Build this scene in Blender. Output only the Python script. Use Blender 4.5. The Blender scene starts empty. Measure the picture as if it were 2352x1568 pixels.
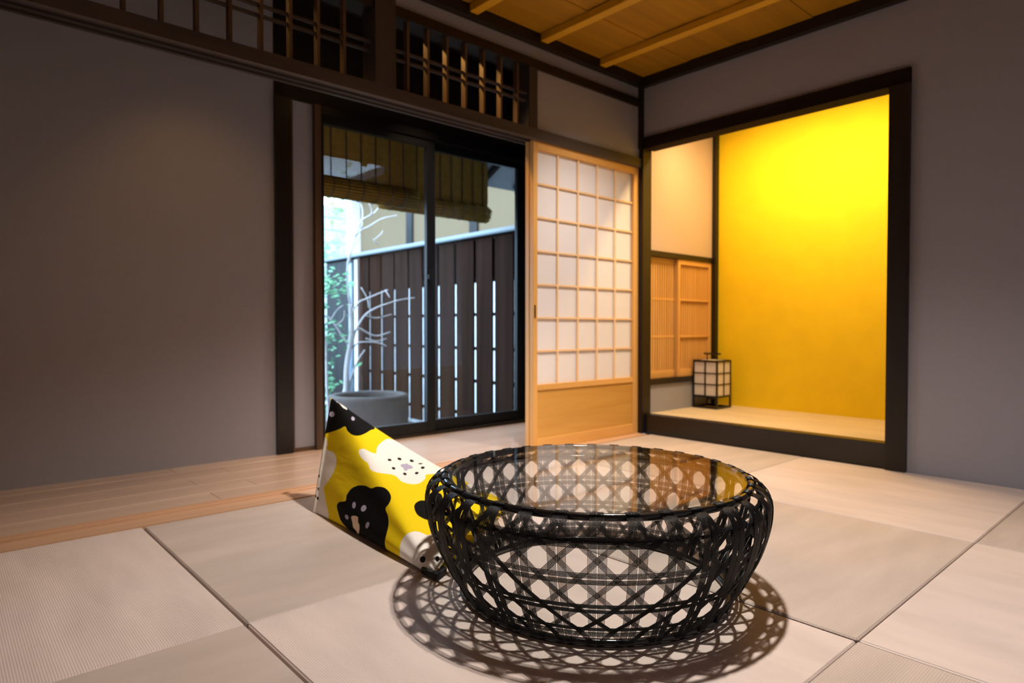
import bpy, bmesh, math, random
from mathutils import Vector, Matrix

# ------------------------------------------------------------------ camera, sky, lights, exposure
scene = bpy.context.scene
COL = scene.collection
rnd = random.Random(7)
R = math.radians

cam_d = bpy.data.cameras.new('camera')
cam = bpy.data.objects.new('camera', cam_d)
COL.objects.link(cam)
cam.location = (-3.5247, -2.6403, 0.70)
cam.rotation_euler = (R(90 - 1.2), 0, R(-41.9))
cam_d.sensor_fit = 'HORIZONTAL'
cam_d.sensor_width = 54.0
cam_d.lens = 54.0 * 1486 / 2352
cam_d.clip_start = 0.02
cam_d.dof.use_dof = True
cam_d.dof.focus_distance = 1.55
cam_d.dof.aperture_fstop = 4.5
scene.camera = cam

world = bpy.data.worlds.new('sky')
scene.world = world
world.use_nodes = True
bg = world.node_tree.nodes['Background']
bg.inputs['Color'].default_value = (0.55, 0.77, 1.0, 1)
bg.inputs['Strength'].default_value = 7.0

scene.view_settings.view_transform = 'Standard'
scene.view_settings.look = 'None'
scene.view_settings.exposure = 0.0
scene.view_settings.gamma = 1.0
scene.view_settings.use_curve_mapping = False
scene.cycles.use_denoising = True
scene.cycles.max_bounces = 8
scene.cycles.diffuse_bounces = 4
scene.cycles.transparent_max_bounces = 16
scene.cycles.use_adaptive_sampling = True
scene.cycles.adaptive_threshold = 0.05
scene.cycles.sample_clamp_indirect = 6.0
scene.cycles.caustics_reflective = False
scene.cycles.caustics_refractive = False


def lamp(name, typ, loc, col, power, aim=None, **kw):
    d = bpy.data.lights.new(name, typ)
    d.color = col
    d.energy = power
    for k, v in kw.items():
        setattr(d, k, v)
    o = bpy.data.objects.new(name, d)
    COL.objects.link(o)
    o.location = loc
    if aim:
        o.rotation_euler = (Vector(aim) - Vector(loc)).to_track_quat('-Z', 'Y').to_euler()
    return o


# two recessed ceiling downlights: one over the table, one turned towards the paper screen
lamp('ceiling_downlight', 'SPOT', (-1.96, -1.56, 2.31), (1.0, 0.88, 0.77), 760, (-1.96, -1.54, 0),
     spot_size=R(116), spot_blend=0.75, shadow_soft_size=0.05)
lamp('ceiling_downlight_screen', 'SPOT', (-0.85, -1.00, 2.31), (1.0, 0.88, 0.77), 115, (-0.50, 0.0, 0.30),
     spot_size=R(82), spot_blend=1.0, shadow_soft_size=0.05)
# veranda downlights behind the transom; centre spot added to brighten the floor
lamp('veranda_downlight', 'SPOT', (-1.80, 0.42, 2.50), (1.0, 0.52, 0.14), 48, (-1.50, 0.0, 1.95),
     spot_size=R(48), spot_blend=0.5, shadow_soft_size=0.02)
lamp('veranda_downlight_left', 'SPOT', (-2.62, 0.40, 2.50), (1.0, 0.52, 0.14), 16, (-2.45, 0.10, 0.0),
     spot_size=R(90), spot_blend=0.6, shadow_soft_size=0.02)
lamp('veranda_floor_fill', 'SPOT', (-1.20, 0.54, 2.50), (1.0, 0.68, 0.42), 130, (-1.20, 0.52, 0.0),
     spot_size=R(70), spot_blend=0.8, shadow_soft_size=0.03)
# hidden strip light above the alcove lintel
lamp('alcove_strip_light', 'AREA', (0.25, -0.86, 2.08), (1.0, 0.64, 0.25), 32, (0.58, -0.86, 0.9),
     shape='RECTANGLE', size=1.1, size_y=0.08)

# ------------------------------------------------------------------ helpers
BASE = {}


class MB:
    def __init__(self):
        self.v, self.f, self.sm = [], [], []

    def add(self, vs, fs, smooth=False):
        n = len(self.v)
        self.v += [Vector(p) for p in vs]
        self.f += [[i + n for i in q] for q in fs]
        self.sm += [smooth] * len(fs)
        return self

    def box(self, x0, x1, y0, y1, z0, z1, b=0.0):
        if x0 > x1: x0, x1 = x1, x0
        if y0 > y1: y0, y1 = y1, y0
        if z0 > z1: z0, z1 = z1, z0
        if b <= 0:
            vs = [(x, y, z) for x in (x0, x1) for y in (y0, y1) for z in (z0, z1)]
            return self.add(vs, [(0, 1, 3, 2), (4, 6, 7, 5), (0, 4, 5, 1), (2, 3, 7, 6), (0, 2, 6, 4), (1, 5, 7, 3)])
        b = min(b, (x1 - x0) * .45, (y1 - y0) * .45, (z1 - z0) * .45)
        bm = bmesh.new()
        bmesh.ops.create_cube(bm, size=1)
        for q in bm.verts:
            q.co = ((x0 + x1) / 2 + q.co.x * (x1 - x0), (y0 + y1) / 2 + q.co.y * (y1 - y0), (z0 + z1) / 2 + q.co.z * (z1 - z0))
        bmesh.ops.bevel(bm, geom=bm.edges[:], offset=b, segments=1, affect='EDGES')
        bm.verts.ensure_lookup_table()
        vs = [q.co.copy() for q in bm.verts]
        fs = [[q.index for q in fc.verts] for fc in bm.faces]
        bm.free()
        return self.add(vs, fs)

    def tube(self, pts, r, sides=6, closed=False, cap=True):
        pts = [Vector(p) for p in pts]
        n = len(pts)
        rs = list(r) if isinstance(r, (list, tuple)) else [r] * n
        vs, fs = [], []
        nrm = None
        for i, p in enumerate(pts):
            if closed:
                t = (pts[(i + 1) % n] - pts[i - 1]).normalized()
            else:
                t = (pts[min(i + 1, n - 1)] - pts[max(i - 1, 0)]).normalized()
            if nrm is None:
                nrm = t.orthogonal().normalized()
                if abs(t.z) < .5:
                    nrm = (Vector((0, 0, 1)) - t * t.z).normalized()
            else:
                nrm = (nrm - t * nrm.dot(t))
                nrm = nrm.normalized() if nrm.length > 1e-6 else t.orthogonal().normalized()
            bn = t.cross(nrm)
            for k in range(sides):
                a = 2 * math.pi * k / sides
                vs.append(p + (nrm * math.cos(a) + bn * math.sin(a)) * rs[i])
        m = n if closed else n - 1
        for i in range(m):
            j = (i + 1) % n
            for k in range(sides):
                l = (k + 1) % sides
                fs.append((i * sides + k, i * sides + l, j * sides + l, j * sides + k))
        if cap and not closed:
            fs.append(tuple(reversed(range(sides))))
            fs.append(tuple((n - 1) * sides + k for k in range(sides)))
        return self.add(vs, fs, True)

    def lathe(self, prof, c=(0, 0, 0), seg=48, smooth=True, closed=False):
        vs, fs = [], []
        m = len(prof)
        for i in range(seg):
            a = 2 * math.pi * i / seg
            for r, z in prof:
                vs.append((c[0] + r * math.cos(a), c[1] + r * math.sin(a), c[2] + z))
        for i in range(seg):
            j = (i + 1) % seg
            for k in range(m if closed else m - 1):
                l = (k + 1) % m
                fs.append((i * m + k, j * m + k, j * m + l, i * m + l))
        return self.add(vs, fs, smooth)

    def prism(self, poly, axis, a0, a1):
        """poly: 2D outline; axis 0/1/2 is the extrusion axis"""
        n = len(poly)
        vs = []
        for a in (a0, a1):
            for u, w in poly:
                vs.append((a, u, w) if axis == 0 else (u, a, w) if axis == 1 else (u, w, a))
        fs = [tuple(range(n)), tuple(reversed(range(n, 2 * n)))]
        for i in range(n):
            j = (i + 1) % n
            fs.append((i, i + n, j + n, j))
        return self.add(vs, fs)

    def mesh(self, name, off=(0, 0, 0)):
        me = bpy.data.meshes.new(name)
        o = Vector(off)
        me.from_pydata([tuple(p - o) for p in self.v], [], self.f)
        me.polygons.foreach_set('use_smooth', self.sm)
        me.update()
        bm = bmesh.new()
        bm.from_mesh(me)
        bmesh.ops.recalc_face_normals(bm, faces=bm.faces[:])
        bm.to_mesh(me)
        bm.free()
        return me

    def build(self, name, mat, parent=None, base=None):
        if parent is not None:
            off = BASE[parent.name]
        else:
            if base is None:
                xs = [p.x for p in self.v]; ys = [p.y for p in self.v]; zs = [p.z for p in self.v]
                base = ((min(xs) + max(xs)) / 2, (min(ys) + max(ys)) / 2, min(zs))
            off = Vector(base)
        o = bpy.data.objects.new(name, self.mesh(name, off))
        COL.objects.link(o)
        if mat: o.data.materials.append(mat)
        if parent is not None:
            o.parent = parent
        else:
            o.location = off
        BASE[o.name] = Vector(off)
        return o


def box(name, mat, ext, parent=None, b=0.0, base=None):
    return MB().box(*ext, b=b).build(name, mat, parent, base)


def empty(name, loc):
    o = bpy.data.objects.new(name, None)
    o.empty_display_size = 0.1
    COL.objects.link(o)
    o.location = loc
    BASE[o.name] = Vector(loc)
    return o


def tag(o, label=None, cat=None, group=None, kind=None):
    if label: o['label'] = label
    if cat: o['category'] = cat
    if group: o['group'] = group
    if kind: o['kind'] = kind
    return o


def struct(o, label=None):
    return tag(o, label, kind='structure')


# ------------------------------------------------------------------ materials
def new_mat(name):
    m = bpy.data.materials.new(name)
    m.use_nodes = True
    nt = m.node_tree
    return m, nt, nt.nodes['Principled BSDF']


def plain(name, col, rough=0.6, metal=0.0, spec=0.5, noise=0.0, nscale=20, bump=0.0):
    m, nt, p = new_mat(name)
    p.inputs['Base Color'].default_value = (*col, 1)
    p.inputs['Roughness'].default_value = rough
    p.inputs['Metallic'].default_value = metal
    p.inputs['Specular IOR Level'].default_value = spec
    if noise or bump:
        tc = nt.nodes.new('ShaderNodeTexCoord')
        nz = nt.nodes.new('ShaderNodeTexNoise')
        nz.inputs['Scale'].default_value = nscale
        nz.inputs['Detail'].default_value = 6
        nt.links.new(tc.outputs['Object'], nz.inputs['Vector'])
        if noise:
            mx = nt.nodes.new('ShaderNodeMix'); mx.data_type = 'RGBA'
            mx.inputs[6].default_value = (*[c * (1 - noise) for c in col], 1)
            mx.inputs[7].default_value = (*[min(1, c * (1 + noise)) for c in col], 1)
            nt.links.new(nz.outputs['Fac'], mx.inputs[0])
            nt.links.new(mx.outputs[2], p.inputs['Base Color'])
        if bump:
            bp = nt.nodes.new('ShaderNodeBump')
            bp.inputs['Strength'].default_value = bump
            bp.inputs['Distance'].default_value = 0.01
            nt.links.new(nz.outputs['Fac'], bp.inputs['Height'])
            nt.links.new(bp.outputs['Normal'], p.inputs['Normal'])
    return m


def wood(name, c1, c2, axis=2, rough=0.45, scale=14, stretch=0.06, spec=0.4, bump=0.08, coat=0.0):
    m, nt, p = new_mat(name)
    tc = nt.nodes.new('ShaderNodeTexCoord')
    mp = nt.nodes.new('ShaderNodeMapping')
    s = [1, 1, 1]; s[axis] = stretch
    mp.inputs['Scale'].default_value = s
    oi = nt.nodes.new('ShaderNodeObjectInfo')
    ad = nt.nodes.new('ShaderNodeVectorMath'); ad.operation = 'ADD'
    ml = nt.nodes.new('ShaderNodeMath'); ml.operation = 'MULTIPLY'; ml.inputs[1].default_value = 17.0
    nt.links.new(oi.outputs['Random'], ml.inputs[0])
    nt.links.new(tc.outputs['Object'], mp.inputs['Vector'])
    nt.links.new(mp.outputs['Vector'], ad.inputs[0])
    nt.links.new(ml.outputs[0], ad.inputs[1])
    nz = nt.nodes.new('ShaderNodeTexNoise')
    nz.inputs['Scale'].default_value = scale
    nz.inputs['Detail'].default_value = 8
    nz.inputs['Roughness'].default_value = 0.6
    nz.inputs['Distortion'].default_value = 0.6
    nt.links.new(ad.outputs[0], nz.inputs['Vector'])
    cr = nt.nodes.new('ShaderNodeValToRGB')
    cr.color_ramp.elements[0].position = 0.32
    cr.color_ramp.elements[1].position = 0.70
    cr.color_ramp.elements[0].color = (*c1, 1)
    cr.color_ramp.elements[1].color = (*c2, 1)
    nt.links.new(nz.outputs['Fac'], cr.inputs['Fac'])
    nt.links.new(cr.outputs['Color'], p.inputs['Base Color'])
    bp = nt.nodes.new('ShaderNodeBump')
    bp.inputs['Strength'].default_value = bump
    bp.inputs['Distance'].default_value = 0.004
    nt.links.new(nz.outputs['Fac'], bp.inputs['Height'])
    nt.links.new(bp.outputs['Normal'], p.inputs['Normal'])
    p.inputs['Roughness'].default_value = rough
    p.inputs['Specular IOR Level'].default_value = spec
    p.inputs['Coat Weight'].default_value = coat
    p.inputs['Coat Roughness'].default_value = 0.25
    return m


def tatami(name, col, axis):
    """woven rush: fine ribs running along the given axis, cross threads, patchy tone"""
    m, nt, p = new_mat(name)
    tc = nt.nodes.new('ShaderNodeTexCoord')
    sp = nt.nodes.new('ShaderNodeSeparateXYZ')
    nt.links.new(tc.outputs['Object'], sp.inputs[0])
    across = sp.outputs[1 - axis]
    along = sp.outputs[axis]

    def sine(src, freq, ph=0.0):
        a = nt.nodes.new('ShaderNodeMath'); a.operation = 'MULTIPLY_ADD'
        a.inputs[1].default_value = freq; a.inputs[2].default_value = ph
        nt.links.new(src, a.inputs[0])
        b = nt.nodes.new('ShaderNodeMath'); b.operation = 'SINE'
        nt.links.new(a.outputs[0], b.inputs[0])
        return b.outputs[0]
    s1 = sine(across, 2 * math.pi / 0.0052)
    s2 = sine(along, 2 * math.pi / 0.011)
    mu = nt.nodes.new('ShaderNodeMath'); mu.operation = 'MULTIPLY'
    nt.links.new(s1, mu.inputs[0]); nt.links.new(s2, mu.inputs[1])
    ad = nt.nodes.new('ShaderNodeMath'); ad.operation = 'MULTIPLY_ADD'
    ad.inputs[1].default_value = 0.35
    nt.links.new(mu.outputs[0], ad.inputs[0]); nt.links.new(s1, ad.inputs[2])
    nz = nt.nodes.new('ShaderNodeTexNoise')
    nz.inputs['Scale'].default_value = 9; nz.inputs['Detail'].default_value = 8
    mp = nt.nodes.new('ShaderNodeMapping')
    sc = [1, 1, 1]; sc[axis] = 0.25
    mp.inputs['Scale'].default_value = sc
    nt.links.new(tc.outputs['Object'], mp.inputs['Vector']); nt.links.new(mp.outputs['Vector'], nz.inputs['Vector'])
    tone = nt.nodes.new('ShaderNodeMath'); tone.operation = 'MULTIPLY_ADD'
    tone.inputs[1].default_value = 0.13
    nt.links.new(ad.outputs[0], tone.inputs[0]); nt.links.new(nz.outputs['Fac'], tone.inputs[2])
    cr = nt.nodes.new('ShaderNodeValToRGB')
    cr.color_ramp.elements[0].position = 0.25; cr.color_ramp.elements[1].position = 0.75
    cr.color_ramp.elements[0].color = (*[c * 0.86 for c in col], 1)
    cr.color_ramp.elements[1].color = (*[min(1, c * 1.10) for c in col], 1)
    nt.links.new(tone.outputs[0], cr.inputs['Fac'])
    nt.links.new(cr.outputs['Color'], p.inputs['Base Color'])
    bp = nt.nodes.new('ShaderNodeBump')
    bp.inputs['Strength'].default_value = 0.25; bp.inputs['Distance'].default_value = 0.0012
    nt.links.new(ad.outputs[0], bp.inputs['Height'])
    nt.links.new(bp.outputs['Normal'], p.inputs['Normal'])
    p.inputs['Roughness'].default_value = 0.55
    p.inputs['Specular IOR Level'].default_value = 0.35
    return m


def glass(name, tint=(1, 1, 1), ior=1.45, rough=0.0):
    m = bpy.data.materials.new(name)
    m.use_nodes = True
    nt = m.node_tree
    nt.nodes.remove(nt.nodes['Principled BSDF'])
    out = nt.nodes['Material Output']
    tr = nt.nodes.new('ShaderNodeBsdfTransparent'); tr.inputs['Color'].default_value = (*tint, 1)
    gl = nt.nodes.new('ShaderNodeBsdfGlossy'); gl.inputs['Roughness'].default_value = rough
    fr = nt.nodes.new('ShaderNodeFresnel'); fr.inputs['IOR'].default_value = ior
    # the same reflectance whether the ray meets the pane from outside or from within its thickness
    ge = nt.nodes.new('ShaderNodeNewGeometry')
    mixi = nt.nodes.new('ShaderNodeMix'); mixi.data_type = 'FLOAT'
    mixi.inputs[2].default_value = ior; mixi.inputs[3].default_value = 1.0 / ior
    nt.links.new(ge.outputs['Backfacing'], mixi.inputs[0])
    nt.links.new(mixi.outputs[0], fr.inputs['IOR'])
    mx = nt.nodes.new('ShaderNodeMixShader')
    nt.links.new(fr.outputs[0], mx.inputs[0])
    nt.links.new(tr.outputs[0], mx.inputs[1]); nt.links.new(gl.outputs[0], mx.inputs[2])
    nt.links.new(mx.outputs[0], out.inputs['Surface'])
    return m


def paper(name, col, trans=0.4):
    m = bpy.data.materials.new(name)
    m.use_nodes = True
    nt = m.node_tree
    nt.nodes.remove(nt.nodes['Principled BSDF'])
    out = nt.nodes['Material Output']
    di = nt.nodes.new('ShaderNodeBsdfDiffuse'); tl = nt.nodes.new('ShaderNodeBsdfTranslucent')
    nz = nt.nodes.new('ShaderNodeTexNoise'); nz.inputs['Scale'].default_value = 14; nz.inputs['Detail'].default_value = 3
    tc = nt.nodes.new('ShaderNodeTexCoord'); nt.links.new(tc.outputs['Object'], nz.inputs['Vector'])
    cr = nt.nodes.new('ShaderNodeValToRGB')
    cr.color_ramp.elements[0].color = (*[c * .98 for c in col], 1); cr.color_ramp.elements[1].color = (*col, 1)
    nt.links.new(nz.outputs['Fac'], cr.inputs['Fac'])
    nt.links.new(cr.outputs['Color'], di.inputs['Color']); nt.links.new(cr.outputs['Color'], tl.inputs['Color'])
    mx = nt.nodes.new('ShaderNodeMixShader'); mx.inputs[0].default_value = trans
    nt.links.new(di.outputs[0], mx.inputs[1]); nt.links.new(tl.outputs[0], mx.inputs[2])
    nt.links.new(mx.outputs[0], out.inputs['Surface'])
    return m


DW1, DW2 = (0.006, 0.004, 0.0035), (0.015, 0.010, 0.008)
M_DARK_Z = wood('dark_wood_upright', DW1, DW2, 2, 0.42)
M_DARK_X = wood('dark_wood_long', DW1, DW2, 0, 0.42)
M_DARK_Y = wood('dark_wood_cross', DW1, DW2, 1, 0.42)
M_BROWN_X = wood('brown_lintel_wood', (0.036, 0.029, 0.029), (0.070, 0.056, 0.056), 0, 0.5)
M_BROWN_Z = wood('brown_post_wood', (0.036, 0.029, 0.029), (0.070, 0.056, 0.056), 2, 0.5)
M_BLACK_LACQ = plain('black_lacquer', (0.006, 0.005, 0.005), 0.3)
M_TRIMBROWN = wood('brown_trim_wood', (0.06, 0.032, 0.016), (0.12, 0.066, 0.034), 2, 0.5)
M_PALE_Z = wood('cypress_upright', (0.60, 0.32, 0.09), (0.76, 0.44, 0.145), 2, 0.42)
M_PALE_X = wood('cypress_long', (0.60, 0.32, 0.09), (0.76, 0.44, 0.145), 0, 0.42)
M_KUMIKO_Z = wood('lit_grid_bar_upright', (0.78, 0.55, 0.33), (0.88, 0.66, 0.43), 2, 0.5)  # grid bars of both directions: caught light put into a paler colour
M_KUMIKO_X = wood('lit_grid_bar_long', (0.74, 0.48, 0.25), (0.84, 0.58, 0.33), 0, 0.5)
M_DARK_MATTE = wood('dark_matte_wood', (0.010, 0.006, 0.004), (0.022, 0.013, 0.009), 1, 0.9, spec=0.1)
M_PANEL = wood('cypress_panel', (0.50, 0.26, 0.055), (0.66, 0.38, 0.10), 0, 0.40, scale=9, stretch=0.09)
M_PLANK = wood('veranda_plank_wood', (0.62, 0.44, 0.33), (0.78, 0.58, 0.45), 0, 0.28, scale=8, stretch=0.05, spec=0.7, bump=0.05, coat=0.7)
M_SILL = wood('threshold_wood', (0.50, 0.30, 0.18), (0.66, 0.42, 0.27), 0, 0.4, scale=10, stretch=0.05)
M_CEIL = wood('ceiling_board_wood', (0.28, 0.135, 0.002), (0.42, 0.205, 0.003), 0, 0.6, scale=11, stretch=0.05)
M_BATTEN = wood('ceiling_batten_wood', (0.54, 0.29, 0.010), (0.68, 0.37, 0.016), 1, 0.5)
M_PLASTER = plain('grey_plaster', (0.30, 0.300, 0.345), 0.9, noise=0.05, nscale=60, bump=0.05)
M_PLASTER_LIT = plain('lit_plaster', (0.52, 0.40, 0.32), 0.9, noise=0.04, nscale=50, bump=0.04)  # same plaster as the grey, warm lamp light put into its colour
M_GOLD = plain('gold_plaster', (0.86, 0.62, 0.003), 0.75, noise=0.10, nscale=7, bump=0.06)
M_TAT_A = tatami('tatami_ribs_across', (0.69, 0.59, 0.555), 1)
M_TAT_B = tatami('tatami_ribs_along', (0.55, 0.47, 0.425), 0)  # darker: sheen difference by rib direction put into the base colour
M_TAT_TOKO = tatami('alcove_mat', (0.66, 0.54, 0.36), 1)
M_SUB = plain('dark_underfloor', (0.035, 0.02, 0.014), 0.9)
M_PAPER = paper('shoji_paper', (0.91, 0.90, 0.94), 0.28)
M_LPAPER = paper('lantern_paper', (0.86, 0.80, 0.74), 0.3)
M_BLACKMETAL = plain('black_aluminium', (0.004, 0.0045, 0.006), 0.45, spec=0.3)
M_BAR = wood('transom_bar_wood', (0.07, 0.042, 0.026), (0.14, 0.085, 0.05), 2, 0.5)
M_GLASS = glass('window_glass', (0.97, 0.985, 1.0), 1.34)
M_GLASS_TOP = glass('table_glass', (0.94, 0.96, 0.955), 1.52)
M_CORD = plain('black_cord', (0.004, 0.004, 0.005), 0.45, spec=0.3)
M_RIM = plain('black_rim', (0.006, 0.006, 0.007), 0.18, spec=0.6)

# ------------------------------------------------------------------ floor
XW, YW = -3.97, -3.09          # hidden walls behind the viewer
floor = struct(box('floor', M_SUB, (XW, 0.0, YW, -0.085, -0.08, -0.032)), 'pale woven mat floor laid in squares')
xs = [0.0, -0.9935, -1.9870, -2.9790, -3.97]
ys = [-0.087, -1.087, -2.088, -3.09]
mat_mesh = {}
for i in range(4):
    for j in range(3):
        x1, x0 = xs[i] - (0.004 if i else 0.006), xs[i + 1] + 0.004
        y1, y0 = ys[j] - 0.0012, ys[j + 1] + 0.0012
        light = (i + j) % 2 == 1
        o = MB().box(x0, x1, y0, y1, -0.031, 0.0 - 0.0006 * ((i * 2 + j) % 3), b=0.004).build('tatami_mat', M_TAT_A if light else M_TAT_B, floor)
        # local origin at each mat
        c = Vector(((x0 + x1) / 2, (y0 + y1) / 2, 0)) - BASE['floor']
        o.data.transform(Matrix.Translation(-c)); o.location = c

# veranda floor of long planks, threshold between room and veranda
vf = struct(box('floor_veranda', M_SUB, (XW, -0.16, 0.10, 0.945, -0.08, -0.03)), 'glossy pale wooden plank floor of the veranda')
pw = (0.93 - 0.102) / 5
for k in range(5):
    y0 = 0.102 + k * pw
    for xa, xb in ((XW, -2.65 + .2 * (k % 2)), (-2.65 + .2 * (k % 2), -0.16)):
        box('plank', M_PLANK, (xa + .0008, xb - .0008, y0 + .0008, y0 + pw - .0008, -0.029, -0.002), vf, b=0.0012)
sill = MB().prism([(-0.085, -0.06), (-0.085, 0.003), (-0.004, 0.003), (-0.004, -0.002), (0.034, -0.002), (0.034, 0.003), (0.042, 0.003),
                   (0.042, -0.002), (0.080, -0.002), (0.080, 0.003), (0.102, 0.003), (0.102, -0.06)], 0, XW, -0.04)
struct(sill.build('trim_1', M_SILL), 'grooved wooden threshold between mats and veranda')

# ------------------------------------------------------------------ back wall: posts, lintel, transom, plaster
lint = MB().prism([(-0.022, 1.757), (-0.022, 1.814), (0.10, 1.814), (0.10, 1.752), (0.082, 1.752), (0.082, 1.762), (0.042, 1.762),
                   (0.042, 1.752), (0.034, 1.752), (0.034, 1.762), (-0.004, 1.762), (-0.004, 1.752), (-0.012, 1.752)], 0, XW, -0.028)
struct(lint.build('trim_2', M_BROWN_X), 'long brown grooved lintel over the sliding screens')
struct(box('trim_3', M_DARK_X, (XW, -0.03, -0.016, 0.09, 2.152, 2.200)), 'dark rail above the transom lattice')
struct(box('trim_4', M_DARK_X, (XW, 0.0, -0.045, 0.06, 2.277, 2.345)), 'dark ceiling moulding along the transom wall')
wall_back = struct(MB().box(-0.972, -0.028, 0.0, 0.08, 1.8145, 2.1515).build('wall_back', M_PLASTER), 'grey plaster wall panel above the paper screen')
struct(box('wall_back_strip', M_PLASTER, (XW, -0.03, 0.0, 0.08, 2.2005, 2.2765)), 'narrow grey plaster strip under the ceiling moulding')
struct(box('trim_5', M_BROWN_Z, (-2.012, -1.904, -0.03, 0.085, 1.8145, 2.34)), 'broad brown hanging post between the two transom lattices')
struct(box('trim_6', M_BROWN_Z, (-1.035, -0.973, -0.012, 0.085, 1.8145, 2.1515)), 'brown upright closing the lattice beside the plaster panel')
struct(MB().box(-0.028, 0.062, -0.035, 0.09, 0.0, 1.88).box(-0.040, 0.03, -0.020, 0.09, 1.88, 2.34).build('trim_7', M_DARK_Z), 'dark corner post between screen wall and alcove')


def transom(label, x_from, x_to, bars, z1=2.1515):
    t = empty('transom_lattice', ((x_from + x_to) / 2, 0.02, 1.8145))
    tag(t, label, 'lattice', 'transom lattices')
    for x in bars:
        box('bar', M_BAR, (x - .0065, x + .0065, 0.0, 0.034, 1.8145, z1), t)
    for z in (1.965, 2.007):
        box('rail', M_BROWN_X, (x_from, x_to, 0.010, 0.024, z - .006, z + .006), t)


transom('dark transom lattice with lamplit bars right of the hanging post', -1.904, -1.035, [-1.818, -1.703, -1.588, -1.470, -1.350, -1.231, -1.111])
transom('dark transom lattice at far left beside the hanging post', -3.60, -2.012, [-2.148 - .122 * k for k in range(12)])

# ------------------------------------------------------------------ right wall with the alcove
YT = -1.50     # far end of the alcove opening (towards the viewer)
struct(MB().box(0.0, 0.10, YT - .09, -0.02, 1.952, 2.28).build('wall_right', M_PLASTER), 'grey plaster wall above the alcove lintel')
struct(box('wall_right_plain', M_PLASTER, (0.0, 0.10, YW, YT - .09, -0.09, 2.36)), 'grey plaster wall beside the alcove')
struct(box('trim_8', M_DARK_MATTE, (-0.018, 0.09, YT - .09, -0.036, 1.878, 1.9515)), 'dark lintel across the top of the alcove')
struct(box('trim_9', M_DARK_Y, (-0.045, 0.06, YW, -0.046, 2.277, 2.345)), 'dark ceiling moulding above the alcove wall')
struct(box('trim_10', M_BLACK_LACQ, (0.0, 0.075, YT, -0.0355, -0.09, 0.126)), 'black lacquered sill along the raised alcove floor')
struct(box('trim_11', M_DARK_Z, (-0.03, 0.07, YT - .09, YT - 0.0005, 0.0, 1.8775)), 'dark post at the near end of the alcove')
# alcove interior
XB = 0.885
struct(box('floor_alcove', M_TAT_TOKO, (0.0755, XB, YT, -0.0205, 0.02, 0.1255)), 'tan mat floor of the raised alcove')
struct(box('wall_alcove_back', M_GOLD, (XB, XB + .08, YT - .08, 0.08, -0.09, 2.29)), 'golden yellow plaster back wall of the alcove')
struct(box('wall_alcove_far', M_PLASTER, (0.0755, XB - .0005, YT - .08, YT - .0005, -0.09, 2.25)), 'plaster end wall of the alcove nearest the viewer')
struct(box('ceiling_alcove', M_DARK_Y, (0.10, XB - .0005, YT - .08, 0.08, 2.2505, 2.29)), 'dark boarded ceiling inside the alcove')
struct(box('wall_alcove_left', M_PLASTER_LIT, (0.063, XB - .0005, -0.02, 0.06, 1.2225, 2.25)), 'plaster side wall with warm lamplight in its colour')
struct(box('wall_alcove_base', M_PLASTER, (0.063, XB - .0005, -0.02, 0.06, -0.09, 0.3155)), 'low grey plaster wall under the lattice window')
struct(box('trim_12', M_DARK_X, (0.063, XB - .045, -0.030, 0.06, 1.186, 1.222)), 'dark head rail over the lattice window screens')
struct(box('trim_13', M_DARK_X, (0.063, XB - .045, -0.034, 0.06, 0.316, 0.354)), 'dark sill rail under the lattice window screens')
struct(box('trim_14', M_DARK_Z, (XB - .045, XB - .0005, -0.050, -0.0205, 0.126, 2.25)), 'dark slender post in the alcove corner')
struct(box('wall_alcove_niche', M_PLASTER_LIT, (0.063, XB - .0005, 0.0605, 0.08, -0.09, 2.25)), 'pale backing behind the lattice window screens')


M_SCREENBACK = plain('slat_gap_shade', (0.30, 0.13, 0.045), 0.9)  # reddish shadow of the slat gaps put into this backing colour


def lattice(label, x0, x1, ya, yb, n, behind):
    t = empty('lattice_screen', ((x0 + x1) / 2, (ya + yb) / 2, 0.3545))
    tag(t, label, 'screen', 'lattice window screens')
    z0, z1 = 0.3545, 1.1855
    for xa in (x0, x1 - .032):
        box('stile', M_PALE_Z, (xa, xa + .032, ya, yb, z0, z1), t, b=.001)
    box('rail', M_PALE_X, (x0 + .032, x1 - .032, ya, yb, z1 - .035, z1), t)
    box('rail', M_PALE_X, (x0 + .032, x1 - .032, ya, yb, z0, z0 + .05), t)
    w = (x1 - x0 - .064) / n
    for k in range(n):
        xc = x0 + .032 + (k + .5) * w
        yy = (ya + .002, ya + .012) if not behind else (yb - .012, yb - .002)
        box('slat', M_PALE_Z, (xc - w * .29, xc + w * .29, *yy, z0 + .05, z1 - .035), t)
    for z in (0.640, 0.900):
        yy = (ya + .012, ya + .017) if not behind else (ya + .002, yb - .012)
        box('cross_bar', M_PALE_X, (x0 + .032, x1 - .032, ya if behind else ya + .0005, yy[1], z - .007, z + .007), t)
    box('backing_panel', M_SCREENBACK, (x0 + .032, x1 - .032, yb - .0015, yb, z0 + .05, z1 - .035), t)


lattice('wooden lattice window screen with crisp slats next to the dark corner post', 0.066, 0.452, 0.012, 0.034, 12, False)
lattice('wooden lattice window screen behind the paper lantern', 0.405, 0.838, -0.018, 0.010, 13, True)

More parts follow.
